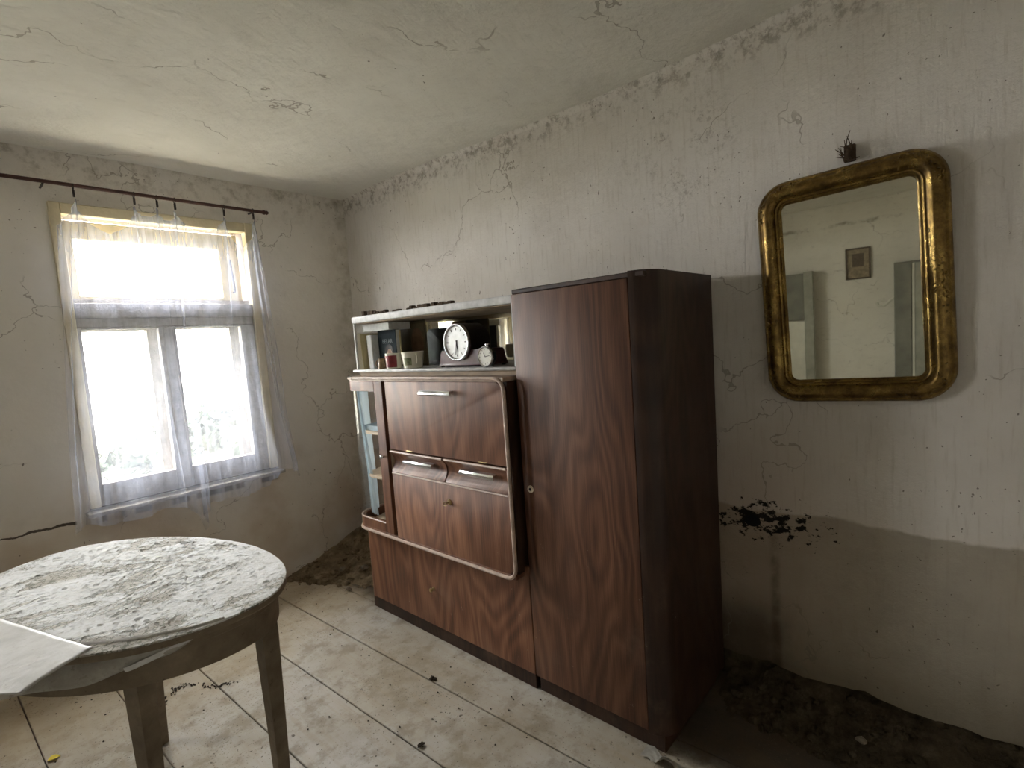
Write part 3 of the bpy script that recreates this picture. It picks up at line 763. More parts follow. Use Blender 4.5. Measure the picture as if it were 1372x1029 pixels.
# lower flap
lf = MB().prism(rcorner(fy0, fy1, .478, .786, 0, .035), U + .002, U + .02, .0015, 'x').build('lower_flap', M_VEN[1], cab)
MB().tube([(U + .001, fy0 + .003, .787), (U + .001, fy1 - .003, .787)], .004, 8).build('edge_bead', M_TRIM, lf)
kl = MB().lathe([(0, -.004), (.012, -.003), (.013, 0), (0, 0)], (U + .001, 1.634, .710), 'x', 16)
kl.build('lock_plate', M_BRASS, lf)
MB().tube([(U - .002, 1.634, .710), (U - .022, 1.634, .710)], .003, 6).tube([(U - .024, 1.634 + .009 * math.cos(a), .710 + .009 * math.sin(a)) for a in [k * PI / 4 for k in range(8)]], .0022, 5, True).build('key', M_BRASS, lf)

# glazed door of the rounded vitrine: post, rails, curved glass
dr = MB()
dr.box(U, U + .02, 2.052, 2.116, UZ0 + .018, UZ1 - .018, .002)
def band(z0, z1, inset=0.0, th=.02):
    """rail that follows the round corner"""
    o_ = [(U + inset, 2.116)] + arc(U + .10, Y1 - .104, .10 - inset, PI, PI / 2, 12) + [(1.70, Y1 - .004 - inset)]
    i_ = [(1.70, Y1 - .004 - inset - th)] + arc(U + .10, Y1 - .104, .10 - inset - th, PI / 2, PI, 12) + [(U + inset + th, 2.116)]
    return o_ + i_, z0, z1
for z0, z1 in ((UZ0 + .018, .524), (1.166, UZ1 - .018)):
    o_, a, c_ = band(z0, z1); dr.prism(o_, a, c_)
door = dr.build('glazed_door', M_VEN[2], cab)
MB().lathe([(0, -.026), (.008, -.024), (.0105, -.018), (.006, -.010), (.005, 0), (0, 0)], (U, 2.075, .86), 'x', 14).build('knob', M_CHROME, door)
GI = arc(U + .10, Y1 - .104, .092, PI, PI / 2, 12) + [(1.70, Y1 - .012)]
GJ = [(1.70, Y1 - .016)] + arc(U + .10, Y1 - .104, .088, PI / 2, PI, 12)
MB().prism(GI + GJ, .520, 1.170).build('curved_glass', M_GLASS, door, angle=60)
MB().tube([(U + .004, 2.12, .526)] + [(p[0], p[1], .526) for p in arc(U + .10, Y1 - .104, .097, PI, PI / 2, 9)] + [(1.68, Y1 - .007, .526)], .004, 6).build('edge_bead', M_TRIM, door)
def shelf_outline(): return [(1.728, 2.057), (1.728, 2.372)] + [(1.52, 2.372)] + arc(U + .145, Y1 - .145, .105, PI / 2, PI, 8) + [(U + .04, 2.057)]
for zz in (.945, .722):
    MB().prism(shelf_outline(), zz, zz + .014, .002).build('vitrine_shelf', M_LIGHTWOOD, cab)
MB().prism(shelf_outline(), UZ0 + .0175, UZ0 + .024).build('vitrine_floor', M_LIGHTWOOD, cab)
# recessed riser between the middle unit and the open shelf, and the shelf itself
MB().box(F + .03, 1.874, YM + .001, 2.345, UZ1 + .0005, 1.252).build('riser', M_LIGHTWOOD, cab)
MB().box(F + .002, 1.874, YM + .001, 2.372, 1.2525, 1.2655, .004, 2).build('open_shelf', M_DUSTTOP, cab)
# mirror back, its rails, glass side and top slab of the niche
MB().prism([(1.874, 2.345), (1.880, 2.345), (1.834, YM + .002), (1.828, YM + .002)], 1.266, 1.497).build('mirror_back', M_MIRROR2, cab, smooth=False)
MB().box(1.880, BK, YM + .002, 2.365, 1.26, 1.497).build('niche_back', M_INNER, cab, smooth=False)
MB().box(F + .03, 1.874, 2.352, 2.357, 1.266, 1.498).build('niche_side_glass', M_GLASS, cab, smooth=False)
MB().box(F + .018, F + .030, 2.348, 2.360, 1.266, 1.498, .002).build('niche_glass_edge', M_DUSTTOP, cab)
MB().box(F + .004, F + .010, YM + .0005, YM + .006, 1.266, 1.498).build('niche_glass_edge', M_DUSTTOP, cab)
slab = [(BK, YM + .001), (F + .004, YM + .001), (F + .004, 2.33)] + arc(F + .044, 2.332, .04, PI, PI / 2, 8)[1:] + [(BK, 2.372)]
MB().prism(slab, 1.4985, 1.5295, .006).build('niche_top', M_DUSTTOP, cab)
MB().box(F + .03, 1.872, YM + .004, 2.345, 1.4955, 1.4983).build('niche_ceiling', M_LIGHTWOOD, cab, smooth=False)

# torn strip lying on top of the cabinet
b = MB()
for k in range(26):
    y = 1.62 + k * .026
    if k in (16, 17) or random.random() < .12: continue
    h = random.uniform(.010, .020) + (.008 if k > 21 else 0)
    b.box(1.452 + random.uniform(-.004, .004), 1.475, y, y + random.uniform(.018, .027), 1.5297, 1.5297 + h, .002)
b.box(1.46, 1.476, 1.62, 2.28, 1.5297, 1.5335)
tag(recenter(b.build('torn_edging_strip', M_TWIG)), 'dark torn strip of edging lying along the cabinet top', 'trim strip')

# ------------------------------------------------------------------ things in the niche
ZS = 1.2658
# tan board leaning at the far left
def leaning_box(name, mat, y0, y1, x0, x1, h, lean, label, cat, page=None, z=ZS):
    t = thing(name, label, cat, ((x0 + x1) / 2, (y0 + y1) / 2, z))
    o = MB().box(x0, x1, y0, y1, z, z + h, .0015).build('cover', mat, t)
    if page:
        p = MB().box(x0 - .0012, x1 - .006, y0 + .004, y1 - .004, z + .003, z + h + .0008).build('pages', page, t)
    t.rotation_euler = (lean, 0, 0)
    t.location.z += abs(math.sin(lean)) * (y1 - y0) / 2
    return t
leaning_box('book', M_TAN, 2.318, 2.324, 1.458, 1.58, .180, -.07, 'thin tan book leaning leftmost in the cabinet niche', 'book')
leaning_box('book', M_PAPER, 2.262, 2.304, 1.480, 1.60, .168, -.035, 'thick white book standing in the niche between tan and dark books', 'book', M_PAPER)
dk = thing('book', 'dark hardback with a portrait cover facing out of the niche', 'book', (1.52, 2.18, ZS))
MB().box(1.512, 1.534, 2.105, 2.256, ZS, ZS + .188, .002).build('cover', M_DKBOOK, dk)
MB().box(1.5145, 1.5315, 2.1035, 2.1055, ZS + .003, ZS + .185).build('pages', M_PAPER, dk, smooth=False)
MB().lathe([(0, 0), (.026, 0), (.026, -.0008), (0, -.0008)], (1.512, 2.165, ZS + .068), 'x', 20).build('portrait_face', M_SKIN, dk)
hb = MB().prism([(2.165 + .036 * math.cos(a), ZS + .075 + .042 * math.sin(a)) for a in [-.3 + (PI + .6) * i / 14 for i in range(15)]] + [(2.141, ZS + .075), (2.152, ZS + .092), (2.172, ZS + .094), (2.189, ZS + .076)], 1.5105, 1.5117, 0, 'x')
hb.build('portrait_hair', M_HAIR, dk)
MB().box(1.5108, 1.5118, 2.126, 2.206, ZS + .004, ZS + .036).build('portrait_shoulders', M_HAIR, dk, smooth=False)
def text(body, size, loc, rot, mat, parent, name='lettering', ext=.0004):
    cu = bpy.data.curves.new(name, 'FONT'); cu.body = body; cu.size = size; cu.extrude = ext; cu.align_x = 'CENTER'; cu.align_y = 'CENTER'
    tmp = bpy.data.objects.new(name, cu); C.objects.link(tmp)
    bpy.context.view_layer.update()
    me = bpy.data.meshes.new_from_object(tmp.evaluated_get(bpy.context.evaluated_depsgraph_get()))
    bpy.data.objects.remove(tmp); bpy.data.curves.remove(cu)
    me.materials.clear(); me.materials.append(mat)
    o = bpy.data.objects.new(name, me); C.objects.link(o); o.parent = parent
    o.location = Vector(loc) - parent.location; o.rotation_euler = rot; return o
text('BELAR', .030, (1.5115, 2.176, ZS + .132), (PI / 2, 0, -PI / 2), M_LETTER, dk)
fb = thing('book', 'white paperback lying flat across the upright books in the niche', 'book', (1.555, 2.23, ZS + .1885))
MB().box(1.486, 1.62, 2.12, 2.345, ZS + .18855, ZS + .1925, .0008).box(1.486, 1.62, 2.12, 2.345, ZS + .2205, ZS + .2235, .0008).box(1.486, 1.62, 2.342, 2.345, ZS + .1925, ZS + .2205).build('cover', M_PAPER, fb)
MB().box(1.489, 1.617, 2.123, 2.342, ZS + .1926, ZS + .2204).build('pages', M_PAPER, fb, smooth=False)

# cups
def cup(name, y, x, r0, r1, h, mat, label, cat, handle=None, bandm=None, band=None, z=ZS):
    t = thing(name, label, cat, (x, y, z))
    MB().lathe([(0, .002), (r0 * .8, 0), (r0, .003), (r0 + (r1 - r0) * .5, h * .45), (r1, h), (r1 - .002, h), (r0 + (r1 - r0) * .5 - .003, h * .45), (r0 - .003, .007), (0, .006)], (x, y, z)).build('bowl', mat, t)
    if bandm:
        h0, h1, a0, a1 = band; n = 10
        rr = lambda q: r0 + (r1 - r0) * q / h + .0012
        MB().grid(n, 3, lambda u, v: (x + rr(h0 + (h1 - h0) * v) * math.cos(a0 + (a1 - a0) * u), y + rr(h0 + (h1 - h0) * v) * math.sin(a0 + (a1 - a0) * u), z + h0 + (h1 - h0) * v)).build('printed_band', bandm, t)
    if handle:
        hr, hz, ang = handle
        pts = []
        for i in range(9):
            a = -1.25 + 2.5 * i / 8
            rad = r1 - .005 + hr * math.cos(a); hh = hz + hr * 1.1 * math.sin(a)
            pts.append((x + rad * math.cos(ang), y + rad * math.sin(ang), z + hh))
        MB().tube(pts, .0028, 6).build('handle', mat, t)
    return t
cup('jug', 2.165, 1.462, .020, .018, .052, simple('brown_glaze', (0.20, 0.13, 0.07), 0.35, 0, .4, 50), 'small brown glazed jug with a curled cream handle in the niche', 'jug', (.016, .026, PI * .75))
cup('mug', 2.060, 1.458, .036, .039, .074, M_PORC, 'cream mug with a red printed panel in the niche', 'mug', (.018, .038, -PI * .35), M_RED, (.008, .064, PI * .80, PI * 1.42))
cup('teacup', 1.918, 1.462, .042, .052, .076, M_PORC, 'white floral teacup with its handle turned to the right', 'teacup', (.021, .045, -PI * .62), M_GREENCUP, (.016, .05, PI * .98, PI * 1.25))

# label box and framed oval portrait behind the cups
bx = thing('box', 'olive brown box with a yellow paper label behind the mug', 'box', (1.66, 2.175, ZS))
MB().box(1.638, 1.70, 2.17, 2.302, ZS, ZS + .226, .002).build('body', M_BROWNBOX, bx)
MB().box(1.6365, 1.6382, 2.235, 2.280, ZS + .05, ZS + .19).build('paper_label', M_LABELY, bx, smooth=False)
pf = thing('picture_frame', 'small framed sepia oval portrait standing behind the teacup', 'picture frame', (1.645, 2.10, ZS))
MB().box(1.640, 1.652, 2.035, 2.162, ZS, ZS + .226, .003).build('frame', simple('dark_olive_frame', (0.11, 0.09, 0.05), 0.5), pf)
MB().box(1.6385, 1.6398, 2.043, 2.154, ZS + .010, ZS + .212).build('mount', M_BROWNBOX, pf, smooth=False)
ov = MB().lathe([(0, 0), (.049, 0), (.049, -.0012), (0, -.0012)], (0, 0, 0), 'x', 24)
for v in ov.b.verts: v.co.z *= 1.55
for v in ov.b.verts: v.co += Vector((1.6383, 2.099, ZS + .115))
ov.build('oval_portrait', M_SEPIA, pf)

# drum mantel clock
ck = thing('mantel_clock', 'black drum mantel clock with a silver dial on a reddish plinth', 'clock', (1.52, 1.61, ZS))
pl = [(1.752, 0.0), (1.748, .008), (1.742, .012), (1.735, .050), (1.728, .058), (1.725, .066), (1.468, .066), (1.465, .058), (1.458, .050), (1.452, .012), (1.446, .008), (1.444, 0.0)]
MB().prism([(a, ZS + .006 + q) for a, q in pl], 1.472, 1.585, .002, 'x').build('plinth', M_BASEWOOD, ck)
for fx in (1.482, 1.575):
    for fy in (1.46, 1.735):
        MB().lathe([(0, 0), (.008, 0), (.009, .003), (.007, .0062), (0, .0062)], (fx, fy, ZS)).build('foot', M_BLACKWOOD, ck)
CZ = 1.3705
drum = MB().lathe([(0, .130), (.070, .130), (.077, .124), (.0785, .02), (.0785, .012), (.076, .006), (0, .006)], (1.455, 1.611, CZ), 'x', 40).build('drum', M_BLACKWOOD, ck)
MB().lathe([(.066, .001), (.070, -.004), (.075, -.004), (.0785, .002), (.0785, .010), (.070, .0105), (.066, .006)], (1.455, 1.611, CZ), 'x', 40).build('bezel', M_CHROME, ck)
dial = MB().lathe([(0, .0035), (.067, .0035), (.067, .0055), (0, .0055)], (1.455, 1.611, CZ), 'x', 36).build('dial', M_DIAL, ck)
for k in range(12):
    a = k * PI / 6; c_, s_ = math.cos(a), math.sin(a)
    MB().tube([(1.4578, 1.611 + .050 * s_, CZ + .050 * c_), (1.4578, 1.611 + .060 * s_, CZ + .060 * c_)], .0014 if k % 3 else .002, 4).build('hour_mark', M_BLACKWOOD, dial)
for a, ln in ((3.25, .040), (2.95, .052)):
    MB().tube([(1.4572, 1.611 - .008 * math.sin(a), CZ - .008 * math.cos(a)), (1.4572, 1.611 + ln * math.sin(a), CZ + ln * math.cos(a))], [.003, .0012], 5).build('clock_hand', M_BLACKWOOD, dial)
# dark round-shouldered case behind the clock
gc = rcorner(1.712, 1.965, ZS, ZS + .158, 0.0, 0.0)
gp = [(1.965, ZS), (1.965, ZS + .185)] + [(2.195 + .028 * math.cos(a), ZS + .157 + .028 * math.sin(a)) for a in [PI / 2 - PI / 2 * i / 6 for i in range(7)]] + [(2.223, ZS)]
g_ = thing('metal_case', 'dark grey round-shouldered case standing behind the mantel clock', 'case', (1.83, 2.09, ZS))
MB().prism(gp, 1.80, 1.850, .004, 'x').build('body', M_GREYCASE, g_)
MB().box(1.7985, 1.8005, 1.975, 2.21, ZS + .004, ZS + .012).build('base_strip', M_BLACKWOOD, g_)
# alarm clock
al = thing('alarm_clock', 'small round alarm clock with a white dial at the niche right end', 'alarm clock', (1.45, 1.424, ZS))
AZ = ZS + .041
MB().lathe([(0, .032), (.026, .031), (.036, .026), (.0385, .02), (.0385, .004), (.036, .002), (0, .002)], (1.432, 1.424, AZ), 'x', 28).build('case', M_TEAL, al)
MB().lathe([(.034, .0), (.0375, -.004), (.041, -.001), (.041, .006), (.036, .007)], (1.432, 1.424, AZ), 'x', 28).build('bezel', M_CHROME, al)
d2 = MB().lathe([(0, -.0005), (.0345, -.0005), (.0345, .0015), (0, .0015)], (1.432, 1.424, AZ), 'x', 28).build('dial', M_DIALW, al)
for k in range(12):
    a = k * PI / 6
    MB().tube([(1.4312, 1.424 + .026 * math.sin(a), AZ + .026 * math.cos(a)), (1.4312, 1.424 + .031 * math.sin(a), AZ + .031 * math.cos(a))], .0009, 4).build('hour_mark', M_BLACKWOOD, d2)
for a, ln in ((-1.4, .024), (.4, .017)):
    MB().tube([(1.4308, 1.424, AZ), (1.4308, 1.424 + ln * math.sin(a), AZ + ln * math.cos(a))], .0012, 4).build('clock_hand', M_BLACKWOOD, d2)
MB().lathe([(0, .0), (.006, 0), (.006, .006), (.010, .008), (.008, .014), (0, .016)], (1.449, 1.424, AZ + .037), 'z', 12).build('alarm_button', M_CHROME, al)
for fy in (-.02, .02):
    MB().tube([(1.449, 1.424 + fy, AZ - .034), (1.449, 1.424 + fy * 1.25, ZS + .001)], [.003, .0035], 6).build('foot', M_CHROME, al)

# things on the vitrine shelves and its drape
bk = thing('book', 'pale blue book lying flat on the upper vitrine shelf', 'book', (1.50, 2.30, .9595))
MB().box(1.43, 1.60, 2.20, 2.335, .9595, .9620).box(1.43, 1.60, 2.20, 2.335, .981, .9835).box(1.43, 1.433, 2.20, 2.335, .962, .981).build('cover', simple('pale_blue_cover', (0.36, 0.46, 0.52), 0.6), bk)
MB().box(1.434, 1.597, 2.203, 2.332, .962, .981).build('pages', M_PAPER, bk, smooth=False)
cup('jar', 2.235, 1.50, .034, .038, .082, simple('cream_jar', (0.55, 0.46, 0.34), 0.4), 'cream coloured jar on the middle vitrine shelf', 'jar', z=.7365)
def drape(u, v):
    z = 1.165 - v * (.64 - .0)
    y_ = 2.372 - u * (.035 + .085 * v)
    ang = u
    x = U + .052 + .004 * math.sin(u * 38 + v * 2) + .028 * (1 - u) ** 2 + .05 * (1 - u) ** 6
    return (x, y_ + .004 * math.sin(u * 21 + v * 5), z)
tag(recenter(MB().grid(60, 24, drape).build('vitrine_drape', M_DRAPE, angle=180)), 'pale blue drape hanging inside the rounded vitrine glass', 'drape')

# ------------------------------------------------------------------ gilded wall mirror
TILT, ROLL = .0236, .0355
mu = Vector((0, -1, 0)) * math.cos(ROLL) + Vector((0, 0, 1)) * math.sin(ROLL)
v2 = -Vector((0, -1, 0)) * math.sin(ROLL) + Vector((0, 0, 1)) * math.cos(ROLL)
mv = v2 * math.cos(TILT) + Vector((-1, 0, 0)) * math.sin(TILT)
mn = mu.cross(mv)
if mn.x > 0: mn = -mn
MW, MH = .496, .718
mc = Vector((1.885, .2835, 1.1011)) + mv * MH / 2 - mn * .036           # centre of the back plane
wm = thing('wall_mirror', 'gilded mirror with rounded corners hanging tilted on the right wall', 'mirror', tuple(mc - mv * MH / 2))
def rr_path(w, h, r, n=10):
    P, I = [], []
    for sx, sy, a0 in ((1, 1, 0), (-1, 1, PI / 2), (-1, -1, PI), (1, -1, 1.5 * PI)):
        for i in range(n + 1):
            a = a0 + PI / 2 * i / n
            q = (sx * (w / 2 - r) + r * math.cos(a), sy * (h / 2 - r) + r * math.sin(a))
            P.append(mc + mu * q[0] + mv * q[1]); I.append(-(mu * math.cos(a) + mv * math.sin(a)))
    return P, I
P, I = rr_path(MW, MH, .095)
prof = [(.004, 0), (.0, .006), (.002, .018), (.008, .024), (.013, .024), (.017, .029), (.026, .0385), (.036, .040), (.045, .0365), (.051, .028), (.054, .021), (.058, .0225), (.062, .0205), (.064, .015), (.068, .0155), (.0715, .012), (.074, .006), (.074, 0)]
MB().sweep(P, I, mn, prof, True).build('frame', M_GOLD, wm, angle=40)
# pressed leaf relief on the corners and the middle of the sides
def relief(cu, cv, su, sv, n, seed):
    rnd = random.Random(seed); b = MB()
    for k in range(n):
        a, q = cu + rnd.uniform(-su, su), cv + rnd.uniform(-sv, sv)
        # keep the leaves on the hollow of the frame
        d = min(MW / 2 - abs(a), MH / 2 - abs(q))
        rc = math.hypot(max(0, abs(a) - (MW / 2 - .095)), max(0, abs(q) - (MH / 2 - .095)))
        if rc > 0 and abs(a) > MW / 2 - .095 and abs(q) > MH / 2 - .095: d = .095 - rc
        if not .014 < d < .05: continue
        h = .038 if .02 < d < .042 else .031
        L_ = rnd.uniform(.005, .010); th = rnd.uniform(0, PI)
        c = mc + mu * a + mv * q + mn * (h - .002)
        e1 = mu * math.cos(th) + mv * math.sin(th); e2 = mn.cross(e1)
        ring_ = []
        ap = b.b.verts.new(c + mn * .0055)
        for j in range(7):
            t_ = j * 2 * PI / 7; ring_.append(b.b.verts.new(c + e1 * L_ * math.cos(t_) + e2 * L_ * .45 * math.sin(t_)))
        for j in range(7): b.b.faces.new((ap, ring_[j], ring_[(j + 1) % 7]))
    return b
for i, (cu, cv, su, sv, n) in enumerate(((.20, .31, .07, .07, 150), (-.20, .31, .07, .07, 150), (.20, -.31, .07, .07, 150), (-.20, -.31, .07, .07, 150), (.215, -.03, .03, .075, 70), (-.215, -.03, .03, .075, 70))):
    relief(cu, cv, su, sv, n, 40 + i).build('relief_ornament', M_GOLD, wm, angle=20)
P2, I2 = rr_path(MW - .142, MH - .142, .026)
b = MB(); b.b.faces.new([b.b.verts.new(p + mn * .007) for p in P2])
fr = b.b.faces[:]
ex = bmesh.ops.extrude_face_region(b.b, geom=fr)
for v in [g for g in ex['geom'] if isinstance(g, bmesh.types.BMVert)]: v.co -= mn * .004
b.build('mirror_glass', M_MIRROR, wm, smooth=False)
b = MB(); b.b.faces.new([b.b.verts.new(p + mn * .001 - q * .03) for p, q in zip(P2, I2)]); b.build('backing', M_INNER, wm, smooth=False)
# hook with a sprig of dry twigs above the mirror
hk = thing('wall_hook', 'rusty hook with dry twigs just above the gilded mirror', 'hook', (1.92, .293, 1.84))
MB().tube([(1.945, .293, 1.868), (1.905, .293, 1.868), (1.893, .293, 1.860), (1.89, .293, 1.85), (1.893, .293, 1.842)], .006, 8).box(1.917, 1.930, .278, .308, 1.835, 1.885, .002).build('hook', M_TWIG, hk)
b = MB(); rnd = random.Random(4)
for k in range(16):
    p0 = Vector((1.905, .295 + rnd.uniform(-.012, .012), 1.85 + rnd.uniform(-.02, .02)))
    d = Vector((rnd.uniform(-.02, .01), rnd.uniform(-.035, .035), rnd.uniform(.0, .05)))
    b.tube([p0, p0 + d * .5 + Vector((0, rnd.uniform(-.006, .006), 0)), p0 + d], [.0022, .0016, .0008], 5)
b.build('twigs', M_TWIG, hk)

# ------------------------------------------------------------------ oval table
TC = Vector((.3326, 1.8365)); TA = 1.8816; SA, SB, SBL = .513, .2855, .38
tb = thing('oval_table', 'old oval table with peeling white top and tapered legs by the window', 'table', (TC.x, TC.y, 0))
def ell(a, k=1.0, inset=0.0):
    u = (SA - inset) * math.cos(a) * k; sb = (SB if math.sin(a) < 0 else SBL) - inset; v = sb * math.sin(a) * k
    return (TC.x + u * math.cos(TA) - v * math.sin(TA), TC.y + u * math.sin(TA) + v * math.cos(TA))
NA = 96; TZ = .75
b = MB()
rings = []
prof_t = [(0.0, None)]
cz_ = [b.b.verts.new((*ell(0, 0), TZ + .001))]
prev = cz_
def topz(x, y): return TZ + .0012 * nz(x * 14, y * 26, 1) + .0014 * nz(x * 45, y * 80, 4) + .0012 * nz(x * 110, y * 150, 4)
NR = 46
for j in range(1, NR + 1):
    k = j / NR * .996
    ringv = []
    for i in range(NA * 2):
        x, y = ell(i * PI / NA, k); ringv.append(b.b.verts.new((x, y, topz(x, y) - (.001 if j == NR else 0))))
    n = len(ringv)
    for i in range(n):
        if len(prev) == 1: b.b.faces.new((prev[0], ringv[i], ringv[(i + 1) % n]))
        else: b.b.faces.new((prev[i], ringv[i], ringv[(i + 1) % n], prev[(i + 1) % n]))
    prev = ringv
for k, z in ((1.0, TZ - .0045),):
    ringv = [b.b.verts.new((*ell(i * PI / NA, k), z)) for i in range(NA * 2)]
    for i in range(n): b.b.faces.new((prev[i], ringv[i], ringv[(i + 1) % n], prev[(i + 1) % n]))
    prev = ringv
b.b.faces.new(prev)
b.build('tabletop', M_TOP, tb, angle=40)
b = MB(); prev = None
for k, z in ((.96, TZ - .0046), (.998, TZ - .0046), (1.0, TZ - .007), (1.0, TZ - .017), (.996, TZ - .0205), (.94, TZ - .0208)):
    ringv = [b.b.verts.new((*ell(i * PI / NA, k), z)) for i in range(NA * 2)]
    if prev:
        for i in range(n): b.b.faces.new((prev[i], ringv[i], ringv[(i + 1) % n], prev[(i + 1) % n]))
    prev = ringv
b.build('edge_band', M_LEG, tb, angle=30)
# lifted flakes of paint and dirt on the top
b = MB(); rnd = random.Random(12)
for k in range(900):
    a, r = rnd.uniform(0, 2 * PI), math.sqrt(rnd.random()) * .93
    x, y = ell(a, r)
    if nz(x * 3.2, y * 7.0, 8) < -.08: continue
    s_ = rnd.uniform(.003, .010); th = rnd.uniform(-.5, .5) + TA * 0 ; z = topz(x, y)
    e1 = Vector((math.cos(th), math.sin(th), rnd.uniform(-.1, .1))); e2 = Vector((-math.sin(th), math.cos(th), rnd.uniform(.1, .55)))
    c = Vector((x, y, z + .0008))
    vs = [c + e1 * s_ * rnd.uniform(.7, 1.3), c + e1 * s_ * .3 + e2 * s_ * .6, c - e1 * s_ * .7 + e2 * s_ * .5, c - e1 * s_, c - e1 * s_ * .1 - Vector((e2.x, e2.y, 0)) * s_ * .3]
    b.b.faces.new([b.b.verts.new(v) for v in vs])
tag(b.build('paint_flakes', M_TOP, tb, smooth=False), kind='stuff')
# apron
b = MB()
ap = [[b.b.verts.new((*ell(i * PI / NA, 1, ins), z)) for i in range(NA * 2)] for ins, z in ((.028, TZ - .0215), (.028, TZ - .045), (.030, TZ - .047), (.030, .640), (.048, .640), (.048, TZ - .0215))]
for A, B in zip(ap, ap[1:] + ap[:1]):
    for i in range(n): b.b.faces.new((A[i], A[(i + 1) % n], B[(i + 1) % n], B[i]))
b.build('apron', M_LEG, tb, angle=30)
for (lx, ly, rot) in ((.246, 1.487, .45), (.531, 1.452, .12), (.408, 2.185, .3), (-.03, 1.985, .5)):
    b = MB(); h0 = .0225; h1 = .013
    pts = [((-h0, -h0), (h0, -h0), (h0, h0), (-h0, h0)), ((-h0, -h0), (h0, -h0), (h0, h0), (-h0, h0)), ((-h1, -h1), (h1, -h1), (h1, h1), (-h1, h1))]
    R = []
    for q, z in zip(pts, (.728, .600, 0)):
        R.append([b.b.verts.new((lx + a * math.cos(rot) - c_ * math.sin(rot), ly + a * math.sin(rot) + c_ * math.cos(rot), z)) for a, c_ in q])
    for A, B in zip(R, R[1:]):
        for i in range(4): b.b.faces.new((A[i], A[(i + 1) % 4], B[(i + 1) % 4], B[i]))
    b.b.faces.new(R[0]); b.b.faces.new(R[-1])
    bmesh.ops.bevel(b.b, geom=[e for e in b.b.edges if abs(e.verts[0].co.z - e.verts[1].co.z) > .05], offset=.002, segments=1, affect='EDGES')
    b.build('leg', M_LEG, tb)

# drooping oilcloth along the front left edge
def flap_pt(t):
    # top line on the table edge, bottom line hanging below (x, y, z)
    T = [(.40, 1.342, .752), (.335, 1.362, .7535), (.28, 1.392, .7545), (.21, 1.445, .7545), (.14, 1.515, .7545), (.06, 1.60, .7545), (-.06, 1.70, .754), (-.16, 1.80, .754)]
    B = [(.40, 1.337, .7475), (.345, 1.350, .730), (.285, 1.385, .703), (.225, 1.405, .690), (.150, 1.462, .676), (.070, 1.535, .664), (-.06, 1.63, .655), (-.16, 1.73, .655)]
    i = min(int(t * 7), 6); f_ = t * 7 - i
    L_ = lambda A: Vector([A[i][k] * (1 - f_) + A[i + 1][k] * f_ for k in range(3)])
    return L_(T), L_(B)
def flapfn(u, v):
    a, c_ = flap_pt(u)
    p = a.lerp(c_, v)
    out = Vector((-.45, -.9, 0)).normalized()
    p += out * (.018 * math.sin(v * PI) * min(1, u * 3)) + Vector((0, 0, .006 * math.sin(u * 19) * v))
    return p
oc = MB().grid(48, 10, flapfn).build('oilcloth', M_OIL, angle=80)
tag(recenter(oc), 'grimy torn oilcloth drooping over the near edge of the oval table', 'tablecloth')
m_ = oc.modifiers.new('thickness', 'SOLIDIFY'); m_.thickness = .0015
# white turned-up hem of the oilcloth
def hem(u, v):
    a, c_ = flap_pt(.05 + .40 * u)
    w = .030 * math.sin(PI * min(1, u * .62 + .02)) 
    out = Vector((-.45, -.9, 0)).normalized()
    return c_ + out * (.006 + .010 * v * w / .03) + Vector((0, 0, .001 + v * w * .55))
hm = MB().grid(24, 3, hem).build('hem', simple('white_hem', (0.62, 0.63, 0.64), 0.5), None)
hm.parent = oc; hm.data.transform(Matrix.Translation(-oc.location))
# loose sheet lying over the left end of the table
def sheetfn(u, v):
    A, B_, C_, D_ = Vector((-.02, 2.02, .7575)), Vector((.166, 1.432, .7585)), Vector((-.24, 1.72, .758)), Vector((.045, 1.362, .757))
    top_ = A.lerp(B_, u); bt = C_.lerp(D_, u)
    p = top_.lerp(bt, v)
    p.z += .0015 * nz(p.x * 30, p.y * 40, 2) + .0012 + .004 * max(0, u - .8) * 3 - .05 * max(0, v - .75) * u * .4
    return p
sh = MB().grid(36, 24, sheetfn).build('loose_sheet', M_SHEET, angle=80)
tag(recenter(sh), 'dusty stiff plastic sheet lying over the left end of the oval table', 'sheet')
m_ = sh.modifiers.new('thickness', 'SOLIDIFY'); m_.thickness = .0015

# ------------------------------------------------------------------ fallen earth along the walls
def heap(name, fn, nu, nv, label, mat=None):
    b = MB().grid(nu, nv, fn); rnd = random.Random(len(label))
    for k in range(420):
        q = fn(rnd.random(), rnd.random() ** .7)
        if q[0] > 1.39 and q[1] < 2.43 and q[1] > .69: continue
        if q[2] < -.002 and rnd.random() < .6: continue
        r = rnd.choice((.003, .004, .006, .008, .012, .016))
        b.blob((q[0] - r * .3, q[1], max(q[2], 0) + r * .25), (r, r * rnd.uniform(.8, 1.5), r * .75), 1, .28)
    o = b.build(name, mat or M_EARTH, angle=50)
    return tag(recenter(o), label, 'rubble', kind='stuff')
def h1(u, v):
    # corner by the cabinet: runs down from the broken plaster of the window wall
    x = 1.26 + .70 * u; up = max(0.0, min(1.0, (x - 1.30) / .52)); 
    ht = .155 * up ** 1.15 + .012; ln = .08 + .66 * min(1, up * 1.5) ** .7
    y = 3.16 - ln * v
    z = ht * (1 - v) ** 1.15 - .004 + (.014 * nz(x * 13, y * 13, 1) + .009 * nz(x * 35, y * 35, 2) + .005 * nz(x * 80, y * 80)) * min(1, (1 - v) * 4) * min(1, up * 4 + .1)
    return (x, y, z)
heap('earth_heap', h1, 60, 60, 'heap of fallen earth in the corner behind the cabinet')
